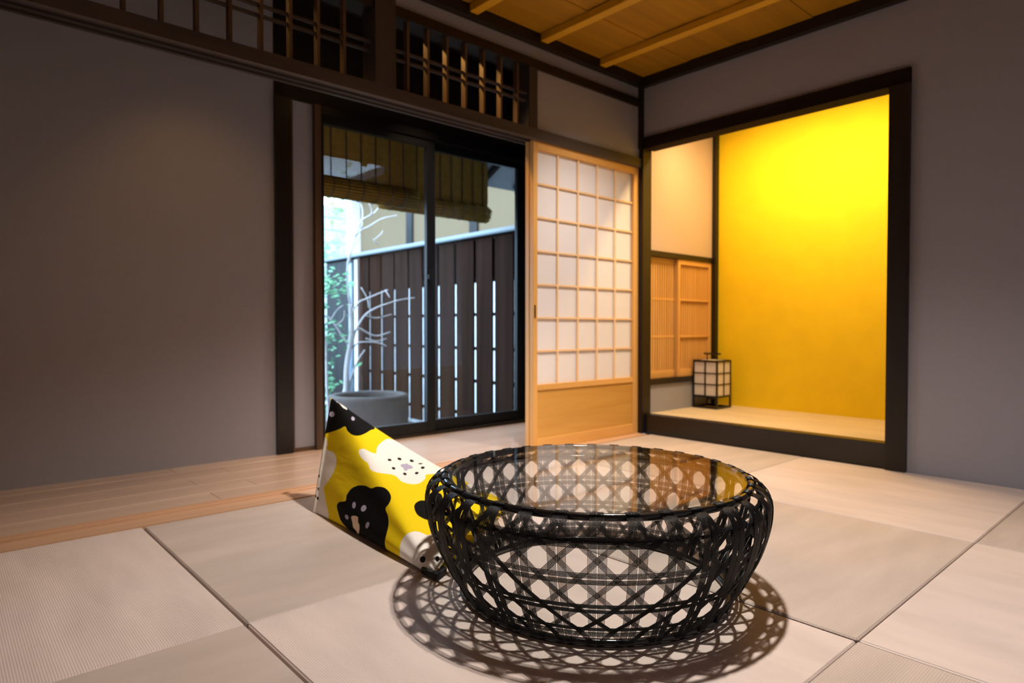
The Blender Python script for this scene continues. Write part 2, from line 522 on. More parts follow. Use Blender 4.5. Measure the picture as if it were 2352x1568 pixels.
# ------------------------------------------------------------------ ceiling
ceil = struct(box('ceiling', M_DARK_X, (XW, 0.10, YW, 0.09, 2.352, 2.38)), 'yellow-brown boarded ceiling with battens')
yb_ = [0.0, -0.383, -0.757, -1.13, -1.51, -1.885, -2.26, -2.635, -3.01, -3.09]
for k in range(len(yb_) - 1):
    off = 0.004 * (k % 2)
    box('ceiling_board', M_CEIL, (XW, -0.0005, yb_[k + 1] - .004, yb_[k] - .0015, 2.335 + off, 2.343 + off), ceil)
for k in range(8):
    x = -0.453 - 0.502 * k
    if x < XW + .03: break
    box('batten', M_BATTEN, (x - .027, x + .027, YW, -0.046, 2.292, 2.3345), ceil, b=.003)
# walls behind the viewer and at the far left, beyond the frame
struct(box('wall_left', M_PLASTER, (XW - .1, XW, YW, 0.99, -0.09, 2.6)), 'plaster wall on the far left outside the view')
struct(box('wall_front', M_PLASTER, (XW, 0.1, YW - .1, YW, -0.09, 2.6)), 'plaster wall behind the viewer')

# ------------------------------------------------------------------ veranda enclosure
struct(box('wall_veranda_upper', M_DARK_X, (XW, 0.10, 0.0905, 0.12, 2.30, 2.62)), 'dark wall over the transom on the veranda side')
struct(box('ceiling_veranda', M_DARK_X, (XW, -0.06, 0.1205, 0.99, 2.56, 2.60)), 'dark veranda ceiling above the glass doors')
struct(box('wall_veranda_right', M_DARK_Z, (-0.159, -0.06, 0.105, 0.96, -0.03, 2.56)), 'dark end wall of the veranda behind the screen')
struct(box('wall_veranda_head', M_DARK_X, (-2.11, -0.16, 0.89, 0.97, 1.975, 2.56)), 'dark wall above the glass doors')
struct(box('trim_15', M_BLACK_LACQ, (-1.848, -0.16, 0.865, 0.965, 1.925, 1.9745)), 'dark head frame above the glass doors')
wl = struct(box('wall_veranda_panel', M_PLASTER, (-2.006, -1.886, 0.895, 0.955, 0.02, 1.9745)), 'narrow grey plaster panel left of the glass doors')
struct(MB().box(-2.020, -2.006, 0.885, 0.96, -0.002, 1.9745).box(-2.006, -1.886, 0.885, 0.96, -0.002, 0.0195).build('trim_16', M_TRIMBROWN), 'brown edging round the narrow plaster panel')
struct(box('trim_17', M_TRIMBROWN, (-1.8855, -1.848, 0.865, 0.965, -0.002, 1.9745)), 'brown jamb at the left of the glass doors')
struct(box('trim_18', M_BLACK_LACQ, (-2.11, -2.0205, 0.87, 0.965, -0.002, 1.9745)), 'black post left of the narrow plaster panel')
struct(box('wall_veranda_left', M_PLASTER, (XW, -2.1105, 0.895, 0.955, -0.03, 2.56)), 'grey plaster veranda wall further left')
struct(box('trim_19', M_DARK_X, (-1.848, -0.16, 0.868, 0.965, -0.03, 0.018)), 'dark sill track under the glass doors')


def sash(name, label, x0, x1, ya, yb, sl, sr, latch=False):
    w = empty(name, ((x0 + x1) / 2, (ya + yb) / 2, 0.0185))
    struct(w, label)
    z0, z1 = 0.0185, 1.9245
    box('stile', M_BLACKMETAL, (x0, x0 + sl, ya, yb, z0, z1), w, b=.002)
    r = box('stile', M_BLACKMETAL, (x1 - sr, x1, ya, yb, z0, z1), w, b=.002)
    box('rail', M_BLACKMETAL, (x0 + sl, x1 - sr, ya, yb, z0, 0.088), w, b=.002)
    box('rail', M_BLACKMETAL, (x0 + sl, x1 - sr, ya, yb, z1 - .05, z1), w, b=.002)
    ym = (ya + yb) / 2
    box('pane', M_GLASS, (x0 + sl - .004, x1 - sr + .004, ym - .0025, ym + .0025, 0.084, z1 - .046), w)
    if latch:
        k = MB().box(x1 - .05, x1 - .02, ya - .012, ya, 0.98, 1.08, b=.004)
        k.box(x1 - .062, x1 - .045, ya - .022, ya - .006, 1.015, 1.05, b=.004)
        k.build('latch', M_BLACKMETAL, w)


sash('window_1', 'left black-framed glass door showing the stone basin', -1.848, -1.055, 0.872, 0.902, .02, .062, True)
sash('window_2', 'right black-framed glass door beside the paper screen', -1.090, -0.215, 0.912, 0.942, .07, .07)
struct(box('trim_20', M_BLACK_LACQ, (-0.2145, -0.16, 0.868, 0.965, 0.018, 1.925)), 'black jamb at the right of the glass doors')


# ------------------------------------------------------------------ shoji
def shoji(label, x0, x1, ya, yb, pull=True):
    t = empty('paper_screen', ((x0 + x1) / 2, (ya + yb) / 2, -0.0015))
    tag(t, label, 'sliding screen', 'sliding paper screens')
    z0, z1 = -0.0015, 1.7575
    L, Rr = .034, .052
    st = box('stile', M_PALE_Z, (x0, x0 + L, ya, yb, z0, z1), t, b=.0015)
    if pull:
        box('finger_pull', M_BLACK_LACQ, (x0 + .007, x0 + .019, ya - .0008, ya + .002, 0.755, 0.83), st)
    box('stile', M_PALE_Z, (x1 - Rr, x1, ya, yb, z0, z1), t, b=.0015)
    xa, xb = x0 + L, x1 - Rr
    box('rail', M_PALE_X, (xa, xb, ya, yb, 1.711, z1), t, b=.0015)
    box('rail', M_PALE_X, (xa, xb, ya, yb, 0.343, 0.376), t, b=.0015)
    box('rail', M_PALE_X, (xa, xb, ya, yb, z0, 0.066), t, b=.0015)
    box('lower_panel', M_PANEL, (xa, xb, ya + .009, yb - .009, 0.066, 0.343), t)
    box('paper', M_PAPER, (xa, xb, yb - .007, yb - .006, 0.376, 1.711), t)
    for k in range(1, 5):
        x = xa + (xb - xa) * k / 5
        box('upright_bar', M_KUMIKO_Z, (x - .0055, x + .0055, ya + .010, yb - .0075, 0.376, 1.711), t)
    for k in range(1, 7):
        z = 0.376 + (1.711 - 0.376) * k / 7
        box('cross_bar', M_KUMIKO_X, (xa, xb, ya + .011, yb - .0075, z - .005, z + .005), t)


shoji('sliding paper screen facing the room, white grid over a wooden lower panel', -0.994, -0.029, 0.0, 0.030)
shoji('second paper screen stacked behind the front one, only its edge showing', -0.994, -0.029, 0.0365, 0.0665, False)

# ------------------------------------------------------------------ woven round table
TC = (-2.187, -1.482)
PROF = [(-0.62, .357, .004), (-0.30, .362, .018), (0.0, .376, .044), (0.5, .397, .076), (1.0, .412, .108), (1.5, .430, .145), (2.0, .443, .183),
        (2.5, .452, .225), (3.0, .4535, .262), (3.25, .448, .280), (3.45, .437, .294), (3.62, .424, .302), (3.80, .411, .3045)]
N_COL = 34


def prof(k):
    if k <= PROF[0][0]: return PROF[0][1:]
    for i in range(len(PROF) - 1):
        a, b = PROF[i], PROF[i + 1]
        if k <= b[0]:
            # catmull-rom in k for a smooth wall
            p0 = PROF[max(i - 1, 0)]; p3 = PROF[min(i + 2, len(PROF) - 1)]
            t = (k - a[0]) / (b[0] - a[0]); h = b[0] - a[0]
            out = []
            for c in (1, 2):
                m1 = (b[c] - p0[c]) / max(b[0] - p0[0], 1e-6) * h
                m2 = (p3[c] - a[c]) / max(p3[0] - a[0], 1e-6) * h
                out.append((2 * t**3 - 3 * t**2 + 1) * a[c] + (t**3 - 2 * t**2 + t) * m1 + (-2 * t**3 + 3 * t**2) * b[c] + (t**3 - t**2) * m2)
            return tuple(out)
    return PROF[-1][1:]


PITCH = 2 * math.pi / N_COL


def surf(u, k, dr=0.0):
    r, z = prof(k)
    a = u * PITCH
    return Vector(((r + dr) * math.cos(a), (r + dr) * math.sin(a), z))


def rim_loop(u, dr=0.0):
    """carry a cord up and over the rim ring"""
    a = u * PITCH
    pts = []
    for j in range(6):
        t = R(20 + j * 32)
        rr = .403 + .0105 * math.cos(t); zz = .3015 + .0105 * math.sin(t)
        pts.append(Vector((rr * math.cos(a), rr * math.sin(a), zz)))
    return pts


tbl = empty('woven_table', (TC[0], TC[1], 0.0))
tag(tbl, 'round black woven cane coffee table with a glass top', 'table')
ORG = Vector((TC[0], TC[1], 0))
FRONT = math.atan2(-2.6403 - TC[1], -3.5247 - TC[0]) + R(1.0)
CR = 0.00086


def local_obj(mb, name, mat, parent, rot=0.0, mesh=None):
    me = mesh or mb.mesh(name)
    if mesh is None: me.materials.append(mat)
    o = bpy.data.objects.new(name, me)
    COL.objects.link(o)
    o.parent = parent
    o.rotation_euler = (0, 0, rot)
    BASE[o.name] = Vector(BASE[parent.name])
    return o


# upright bands: a pair per column
up_mesh = []
for side in (-1, 1):
    mb = MB()
    for c in range(7):
        d = side * (0.030 + 0.033 * c)
        pts = []
        for i in range(27):
            k = -0.62 + (3.80 + 0.62) * i / 26
            w = 1.0 if k < 3.0 else 1.0 - 0.18 * (k - 3.0) / 0.8
            pts.append(surf(d * w, k, 0.0014))
        pts += rim_loop(d * 0.82)
        mb.tube(pts, CR, 4, cap=False)
    up_mesh.append(mb.mesh('upright_band'))
    up_mesh[-1].materials.append(M_CORD)
# diagonal bands
dg_mesh = []
for sgn in (-1, 1):
    mb = MB()
    for c in range(6):
        d = (c - 2.5) * 0.039
        pts = []
        for i in range(35):
            k = -0.62 + (3.46 + 0.62) * i / 34
            u = sgn * (k - 0.5) + d
            pts.append(surf(u, k, 0.0 if sgn > 0 else -0.0016))
        top = sgn * 3.0
        for k in (3.56, 3.68, 3.80):
            t = (k - 3.46) / 0.34
            pts.append(surf(top + d * (1 - .25 * t) + sgn * .0 , k, 0.0))
        pts += rim_loop(top + d * .75)
        mb.tube(pts, CR, 4, cap=False)
    dg_mesh.append(mb.mesh('diagonal_band'))
    dg_mesh[-1].materials.append(M_CORD)
for n in range(N_COL):
    rot = FRONT + n * PITCH
    for me in up_mesh: local_obj(None, 'upright_band', None, tbl, rot, me)
    for me in dg_mesh: local_obj(None, 'diagonal_band', None, tbl, rot, me)
# horizontal bands: a pair per level
SEG = 150
for lev in (0.0, 1.0, 2.0, 3.0):
    for side in (-1, 1):
        mb = MB()
        for c in range(5):
            k = lev + side * (0.035 + 0.030 * c)
            mb.tube([surf(i * N_COL / SEG, k, -0.0032) for i in range(SEG)], CR, 4, closed=True)
        local_obj(mb, 'ring_band', M_CORD, tbl)
mb = MB()
for c in range(5):
    mb.tube([surf(i * N_COL / SEG, -0.56 + .05 * c, -0.0032) for i in range(SEG)], CR, 4, closed=True)
local_obj(mb, 'ring_band', M_CORD, tbl)


def ring(name, Rr, z, r, mat, parent):
    p = [(Rr + r * math.cos(2 * math.pi * j / 14), z + r * math.sin(2 * math.pi * j / 14)) for j in range(14)]
    return local_obj(MB().lathe(p, seg=120, closed=True), name, mat, parent)


ring('top_rim', .403, .3015, .0088, M_RIM, tbl)
ring('shoulder_ring', .4475, .262, .0042, M_RIM, tbl)
ring('base_ring', .352, .0095, .0095, M_RIM, tbl)
g = MB().lathe([(0.0005, .3035), (.3925, .3035), (.3945, .3050), (.3945, .3105), (.3925, .3120), (0.0005, .3120)], seg=120, smooth=False)
local_obj(g, 'glass_top', M_GLASS_TOP, tbl)
led = [(.384, .2955), (.396, .2955), (.396, .3030), (.384, .3030)]
local_obj(MB().lathe(led, seg=120, closed=True, smooth=False), 'glass_ledge', M_RIM, tbl)

# ------------------------------------------------------------------ bean bag cushion
PRINT_BLACK = [[[-0.043,0.4442],[0.0,0.4452],[0.0086,0.4417],[0.0228,0.4367],[0.0414,0.4296],[0.0576,0.4235],[0.0712,0.4184],[0.0831,0.4133],[0.0937,0.4084],[0.1034,0.4037],[0.1126,0.3991],[0.1212,0.3942],[0.1289,0.3891],[0.1357,0.3842],[0.1419,0.38],[0.1475,0.377],[0.1525,0.376],[0.157,0.3766],[0.1614,0.378],[0.1662,0.3793],[0.1718,0.3797],[0.1782,0.3793],[0.1852,0.3786],[0.1926,0.3775],[0.2001,0.376],[0.2077,0.3738],[0.2154,0.3711],[0.2232,0.3676],[0.2307,0.3636],[0.2375,0.359],[0.2433,0.354],[0.2479,0.3483],[0.2515,0.3417],[0.2541,0.3341],[0.2557,0.3252],[0.2564,0.315],[0.2561,0.3026],[0.2549,0.2876],[0.253,0.2708],[0.2508,0.2535],[0.2488,0.2374],[0.2484,0.2228],[0.2494,0.2091],[0.2494,0.1963],[0.2454,0.1833],[0.2322,0.1628],[0.2192,0.1635],[0.1992,0.1035],[0.176,0.1054],[0.1527,0.1092],[0.1328,0.1131],[0.1129,0.1169],[0.0963,0.1208],[0.0764,0.1246],[0.0598,0.1323],[0.0432,0.1362],[0.0299,0.1419],[-0.043,0.2077],[-0.043,0.2077],[-0.043,0.2115],[-0.043,0.2173],[-0.043,0.2346],[-0.043,0.2827],[-0.043,0.2962],[-0.043,0.3173],[-0.043,0.3462],[-0.043,0.3673],[-0.043,0.3846],[-0.043,0.4],[-0.043,0.4115],[-0.043,0.4212],[-0.043,0.4288],[-0.043,0.4346],[-0.043,0.4385],[-0.043,0.4423]],[[0.2655,0.555],[0.2682,0.5517],[0.268,0.5486],[0.2665,0.5455],[0.2653,0.542],[0.2659,0.538],[0.2685,0.5332],[0.2719,0.5278],[0.276,0.5219],[0.2811,0.5159],[0.2871,0.5099],[0.2943,0.5038],[0.3026,0.4974],[0.3117,0.4909],[0.3213,0.4845],[0.3312,0.4783],[0.3416,0.4724],[0.3526,0.4666],[0.3638,0.461],[0.3746,0.4559],[0.3847,0.4513],[0.3938,0.4477],[0.4024,0.4451],[0.4105,0.4428],[0.4184,0.4402],[0.426,0.4366],[0.4331,0.432],[0.4395,0.4267],[0.4456,0.4211],[0.4519,0.4157],[0.4588,0.4106],[0.4666,0.4055],[0.475,0.4003],[0.4833,0.3955],[0.4911,0.3913],[0.4982,0.3881],[0.5049,0.3857],[0.5114,0.3841],[0.5177,0.383],[0.5237,0.3824],[0.5291,0.3822],[0.5341,0.3825],[0.5389,0.3833],[0.5432,0.3845],[0.547,0.3861],[0.55,0.3882],[0.5522,0.391],[0.5535,0.3943],[0.5541,0.3983],[0.554,0.4028],[0.5535,0.4077],[0.5517,0.4136],[0.5484,0.4208],[0.5446,0.4285],[0.5415,0.4361],[0.5406,0.4424],[0.5427,0.4466],[0.5471,0.4492],[0.5527,0.4511],[0.5583,0.4534],[0.5627,0.4573],[0.566,0.4629],[0.569,0.4694],[0.5717,0.4767],[0.5739,0.4846],[0.5756,0.4929],[0.5765,0.5015],[0.5769,0.5105],[0.577,0.5196],[0.577,0.5285],[0.5772,0.5371],[0.5772,0.5454],[0.5766,0.5536],[0.5758,0.5621],[0.5749,0.5711],[0.5741,0.5809],[0.5746,0.5926],[0.5746,0.6072],[0.5778,0.6573],[0.5844,0.6573],[0.5844,0.6573],[0.5778,0.6573],[0.5645,0.6592],[0.5479,0.6592],[0.5246,0.6612],[0.5047,0.6612],[0.4748,0.6631],[0.4383,0.665],[0.4018,0.6669],[0.3686,0.6669],[0.3354,0.6688],[0.3088,0.6288],[0.289,0.6268],[0.275,0.6213],[0.2608,0.6178],[0.2479,0.6146],[0.2374,0.6111],[0.2295,0.6075],[0.2236,0.6038],[0.2186,0.6003],[0.2137,0.5972],[0.2088,0.5946],[0.2045,0.5923],[0.2013,0.5901],[0.1992,0.588],[0.1987,0.5856],[0.1996,0.5831],[0.2019,0.5806],[0.2055,0.5779],[0.2104,0.5751],[0.2166,0.5721],[0.2254,0.569],[0.2366,0.5656],[0.2482,0.5622],[0.2585,0.5586]],[[0.6464,0.348],[0.6433,0.3463],[0.6407,0.3445],[0.6386,0.3424],[0.6371,0.34],[0.6361,0.3374],[0.6356,0.3343],[0.6357,0.3309],[0.6363,0.3273],[0.6372,0.3235],[0.6386,0.32],[0.6406,0.3166],[0.6435,0.3135],[0.6466,0.3103],[0.6493,0.307],[0.6509,0.3032],[0.6509,0.2989],[0.6496,0.2943],[0.648,0.2892],[0.6468,0.2837],[0.6471,0.2779],[0.6481,0.2701],[0.6491,0.2602],[0.6514,0.2509],[0.6563,0.2449],[0.665,0.245],[0.6804,0.2532],[0.7012,0.2664],[0.7225,0.2809],[0.74,0.2939],[0.7497,0.3038],[0.7502,0.3115],[0.7445,0.3189],[0.7353,0.3257],[0.7255,0.3317],[0.7178,0.3367],[0.7124,0.3404],[0.7074,0.3431],[0.7027,0.3451],[0.698,0.3467],[0.6934,0.3483],[0.6888,0.3498],[0.6843,0.3511],[0.6798,0.352],[0.6753,0.3527],[0.6707,0.3529],[0.6658,0.3526],[0.6605,0.3519],[0.6552,0.3508],[0.6504,0.3495]]]
PRINT_WHITE = [[[-0.043,0.4462],[-0.043,0.4481],[-0.043,0.45],[0.0,0.4516],[0.0038,0.4526],[0.0099,0.4541],[0.0143,0.4561],[0.0176,0.4587],[0.0208,0.4614],[0.0236,0.4641],[0.0259,0.4667],[0.0265,0.4696],[0.0251,0.473],[0.0236,0.4764],[0.0238,0.4789],[0.0276,0.4801],[0.0363,0.4792],[0.0485,0.4767],[0.0624,0.4734],[0.076,0.4705],[0.0874,0.4687],[0.097,0.4684],[0.1061,0.4689],[0.1143,0.47],[0.1212,0.4716],[0.1265,0.4736],[0.1301,0.4759],[0.1321,0.4787],[0.133,0.4819],[0.133,0.4857],[0.1325,0.4901],[0.1315,0.4951],[0.1299,0.5007],[0.1275,0.5067],[0.1243,0.5132],[0.12,0.5199],[0.1139,0.5274],[0.1059,0.5356],[0.0971,0.5438],[0.0883,0.5511],[0.0809,0.5572],[0.0744,0.5616],[0.068,0.565],[0.0627,0.568],[0.0594,0.5708],[0.0589,0.5739],[0.0617,0.5771],[0.0673,0.5801],[0.0747,0.5835],[0.083,0.5873],[0.0913,0.5918],[0.1023,0.5973],[0.1161,0.6038],[0.1285,0.6108],[0.1356,0.6184],[0.1333,0.6269],[0.1294,0.6256],[0.1129,0.6708],[0.0963,0.6708],[0.0764,0.6708],[0.0564,0.6727],[0.0365,0.6765],[-0.043,0.6423],[-0.043,0.6442],[-0.043,0.6442],[-0.043,0.6442],[-0.043,0.625],[-0.043,0.6115],[-0.043,0.6],[-0.043,0.5865],[-0.043,0.5692],[-0.043,0.5481],[-0.043,0.5212],[-0.043,0.4923],[-0.043,0.4673],[-0.043,0.4519],[-0.043,0.4423],[-0.043,0.4404],[-0.043,0.4423],[-0.043,0.4442]],[[0.2876,0.3909],[0.2856,0.3895],[0.285,0.3879],[0.2857,0.386],[0.2874,0.3839],[0.2896,0.3816],[0.2924,0.3789],[0.296,0.3758],[0.3002,0.3725],[0.3049,0.3692],[0.3101,0.3661],[0.3163,0.3633],[0.3235,0.3607],[0.331,0.3581],[0.3383,0.3555],[0.3446,0.3527],[0.3504,0.3496],[0.3561,0.3462],[0.3611,0.3428],[0.3647,0.3393],[0.3662,0.3357],[0.3649,0.3323],[0.3613,0.3289],[0.3565,0.3252],[0.3516,0.3208],[0.3475,0.3153],[0.3441,0.3086],[0.3407,0.3006],[0.3374,0.2913],[0.3344,0.2806],[0.3317,0.2684],[0.3288,0.2541],[0.3257,0.2377],[0.3232,0.2206],[0.322,0.2044],[0.3227,0.1901],[0.3252,0.178],[0.3286,0.1669],[0.3317,0.1535],[0.3387,0.1462],[0.352,0.1462],[0.3653,0.0842],[0.3852,0.0842],[0.4018,0.0804],[0.4217,0.0785],[0.4383,0.0765],[0.4516,0.0746],[0.4682,0.0727],[0.4815,0.0708],[0.4947,0.0708],[0.5114,0.1308],[0.5246,0.1269],[0.5446,0.1269],[0.5612,0.125],[0.5717,0.1215],[0.5857,0.1379],[0.5885,0.1538],[0.5828,0.1708],[0.5732,0.1886],[0.5638,0.2057],[0.5584,0.2188],[0.5581,0.2262],[0.5603,0.2299],[0.5639,0.2318],[0.5677,0.234],[0.5704,0.2383],[0.5722,0.2452],[0.5741,0.2533],[0.5756,0.2619],[0.5764,0.2702],[0.576,0.2777],[0.5744,0.2843],[0.5717,0.2907],[0.5683,0.2967],[0.5643,0.3023],[0.56,0.3074],[0.5553,0.3121],[0.55,0.3166],[0.5443,0.3206],[0.5383,0.3241],[0.5321,0.3269],[0.5255,0.3286],[0.5183,0.3293],[0.5111,0.3295],[0.5041,0.3301],[0.4977,0.3317],[0.4922,0.3343],[0.4873,0.3375],[0.4826,0.3412],[0.4777,0.3452],[0.4722,0.3495],[0.4659,0.3543],[0.4589,0.3598],[0.4512,0.3655],[0.443,0.3709],[0.4346,0.3756],[0.426,0.3798],[0.4171,0.3838],[0.4082,0.3873],[0.3997,0.39],[0.3919,0.3917],[0.3856,0.3918],[0.3806,0.3903],[0.3761,0.3883],[0.3712,0.3866],[0.365,0.386],[0.357,0.387],[0.3477,0.389],[0.3378,0.3914],[0.3279,0.3935],[0.3192,0.3947],[0.3113,0.3948],[0.3038,0.3943],[0.2971,0.3934],[0.2915,0.3922]],[[0.6665,0.5603],[0.6658,0.5519],[0.6648,0.5434],[0.6639,0.5344],[0.6636,0.5247],[0.6644,0.5139],[0.6662,0.501],[0.6691,0.4858],[0.6732,0.4687],[0.6783,0.4513],[0.6837,0.4358],[0.6893,0.4225],[0.6948,0.4113],[0.7001,0.4022],[0.7051,0.3949],[0.7097,0.3891],[0.7143,0.3844],[0.7192,0.3805],[0.7243,0.3771],[0.7292,0.3743],[0.7336,0.3718],[0.7378,0.3699],[0.742,0.3685],[0.746,0.3673],[0.7495,0.3661],[0.7525,0.3648],[0.7545,0.3633],[0.7558,0.3618],[0.7567,0.3602],[0.7579,0.3583],[0.7598,0.3562],[0.7616,0.3532],[0.7627,0.3495],[0.7647,0.3458],[0.769,0.343],[0.7771,0.3418],[0.7911,0.3425],[0.8096,0.345],[0.8294,0.3485],[0.8476,0.3527],[0.86,0.3572],[0.86,0.4035],[0.86,0.4092],[0.86,0.4188],[0.86,0.4285],[0.86,0.4419],[0.86,0.64],[0.86,0.64],[0.86,0.64],[0.86,0.64],[0.8534,0.64],[0.8434,0.6419],[0.8334,0.6419],[0.8235,0.6438],[0.8102,0.6458],[0.8002,0.6458],[0.7903,0.6458],[0.7836,0.6458],[0.7737,0.6477],[0.767,0.6477],[0.7571,0.6477],[0.7438,0.6496],[0.7305,0.6496],[0.7172,0.6515],[0.7073,0.6515],[0.6973,0.6515],[0.684,0.6535],[0.6774,0.6535],[0.6707,0.6535],[0.6616,0.6168],[0.6659,0.6007],[0.666,0.5915],[0.6662,0.5836],[0.6665,0.576],[0.6667,0.5684]],[[0.0283,0.2497],[0.0312,0.2612],[0.0342,0.2504],[0.0375,0.2337],[0.0415,0.2224],[0.0465,0.2251],[0.053,0.2415],[0.0607,0.2613],[0.0687,0.2773],[0.0754,0.2821],[0.0811,0.2808],[0.0864,0.2733],[0.0919,0.2621],[0.0965,0.2495],[0.099,0.2371],[0.0983,0.2253],[0.0931,0.2108],[0.0824,0.1815],[0.0764,0.1904],[0.0664,0.1885],[0.0598,0.1323],[0.0531,0.1342],[0.0465,0.1362],[0.0398,0.1381],[0.0332,0.1419],[0.0299,0.1419],[0.0266,0.1438],[0.0266,0.1477],[0.0232,0.2058],[0.0236,0.2012]]]
PRINT_CREAM = [[[0.3258,0.5843],[0.3282,0.5821],[0.3325,0.5798],[0.338,0.5776],[0.3438,0.5755],[0.3494,0.5736],[0.3552,0.5719],[0.3618,0.5701],[0.3683,0.5686],[0.374,0.5678],[0.3782,0.568],[0.3805,0.5697],[0.3812,0.5728],[0.381,0.5764],[0.3808,0.58],[0.3814,0.5829],[0.3835,0.5846],[0.3864,0.5856],[0.3896,0.5865],[0.3922,0.588],[0.3935,0.5909],[0.3933,0.596],[0.3917,0.6028],[0.3884,0.6105],[0.3826,0.6186],[0.3747,0.6262],[0.3721,0.6266],[0.3642,0.6294],[0.3685,0.6207],[0.3668,0.6165],[0.3636,0.6141],[0.3592,0.6129],[0.3541,0.6119],[0.3489,0.611],[0.3443,0.6099],[0.3409,0.6083],[0.339,0.6062],[0.3384,0.6036],[0.3382,0.6008],[0.3379,0.598],[0.3369,0.5954],[0.3346,0.5931],[0.3313,0.5908],[0.3281,0.5886],[0.3259,0.5864]]]
PRINT_LAV = [[0.0244,0.3894,44.3791,-25.4822,40.2571,131.2322],[0.1578,0.2892,32.311,-40.0635,89.5151,-4.9583],[0.3342,0.5453,73.2493,-21.5149,29.9933,93.0391],[0.4033,0.5275,67.8209,27.5912,14.7187,80.2194],[0.2899,0.5933,45.2674,-98.8519,51.0434,139.5706],[0.4502,0.5687,92.1527,28.9208,19.7854,80.6867],[0.4427,0.6226,22.9099,-296.1994,52.2641,147.6887],[0.4843,0.2593,31.802,-22.8336,54.3214,48.0071],[0.4856,0.2641,79.1319,-57.6466,33.0444,29.2099]]
PRINT_DOTS = [[0.4234,0.3041,90.8114,-73.8929,117.8221,99.2018],[0.4382,0.2556,97.199,-56.9104,78.8825,84.5197],[0.4704,0.2117,102.2539,-60.4818,68.7081,91.2743],[0.5003,0.192,83.8272,-75.3819,228.787,119.8377],[0.5221,0.2028,85.547,-89.5008,131.1219,53.3161],[0.5315,0.2484,76.0678,-98.453,153.6322,42.4235],[0.5107,0.2955,109.8705,-80.4569,93.2787,120.0274],[0.4655,0.3173,104.4974,-81.3427,97.1234,126.9936],[0.7896,0.4693,62.5188,-4.9861,59.78,24.0518],[0.8351,0.3818,91.7216,-104.082,81.1206,81.719],[0.0046,0.557,249.9173,-41.5611,32.9022,240.4564],[0.0126,0.5844,203.9344,-102.1853,38.9078,279.4295],[0.0186,0.6016,105.7412,-187.7894,57.304,293.1993],[0.0036,0.5993,256.8767,-136.3169,43.0802,359.0843]]
BP1, BP2 = Vector((-2.335, -.235, .418)), Vector((-2.452, -.315, 0.0))
BP3, BP4 = Vector((-2.485, -1.165, 0)), Vector((-1.86, -.77, 0))


def bag_pt(s, w):
    th = 2 * math.pi * w
    c, sn = math.cos(th), math.sin(th)
    n = 4.2 if sn > 0 else 10
    q = (abs(c)**n + abs(sn)**n)**(-1 / n)
    a, b = c * q, sn * q
    m0 = (BP1 + BP2) / 2; m1 = (BP3 + BP4) / 2 + Vector((0, 0, .014))
    ctr = m0 * (1 - s) + m1 * s
    e = math.sin(math.pi * min(max(s, 0), 1))
    k = 1 + .03 * min(1, 4 * e)
    V = (BP1 - BP2) / 2 * (1 - s) * k + Vector((0, 0, .012)) * s
    H = (BP4 - BP3) / 2 * s * k
    if H.length < .008: H = (BP4 - BP3).normalized() * .008
    p = ctr + H * a + V * b
    if a < 0: p -= (BP4 - BP3).normalized() * (.018 * e * math.exp(-((b + .45) / .4)**2) * min(1, -a * 1.2))
    p.z = max(p.z, .002)
    return p


def sdf_poly(P, x, y):
    best = 1e9; inside = False
    n = len(P)
    for i in range(n):
        x1, y1 = P[i]; x2, y2 = P[(i + 1) % n]
        dx, dy = x2 - x1, y2 - y1
        L = dx * dx + dy * dy
        t = 0 if L == 0 else max(0, min(1, ((x - x1) * dx + (y - y1) * dy) / L))
        ex, ey = x1 + t * dx - x, y1 + t * dy - y
        best = min(best, ex * ex + ey * ey)
        if (y1 > y) != (y2 > y) and x < (x2 - x1) * (y - y1) / (y2 - y1) + x1:
            inside = not inside
    d = math.sqrt(best)
    return d if inside else -d


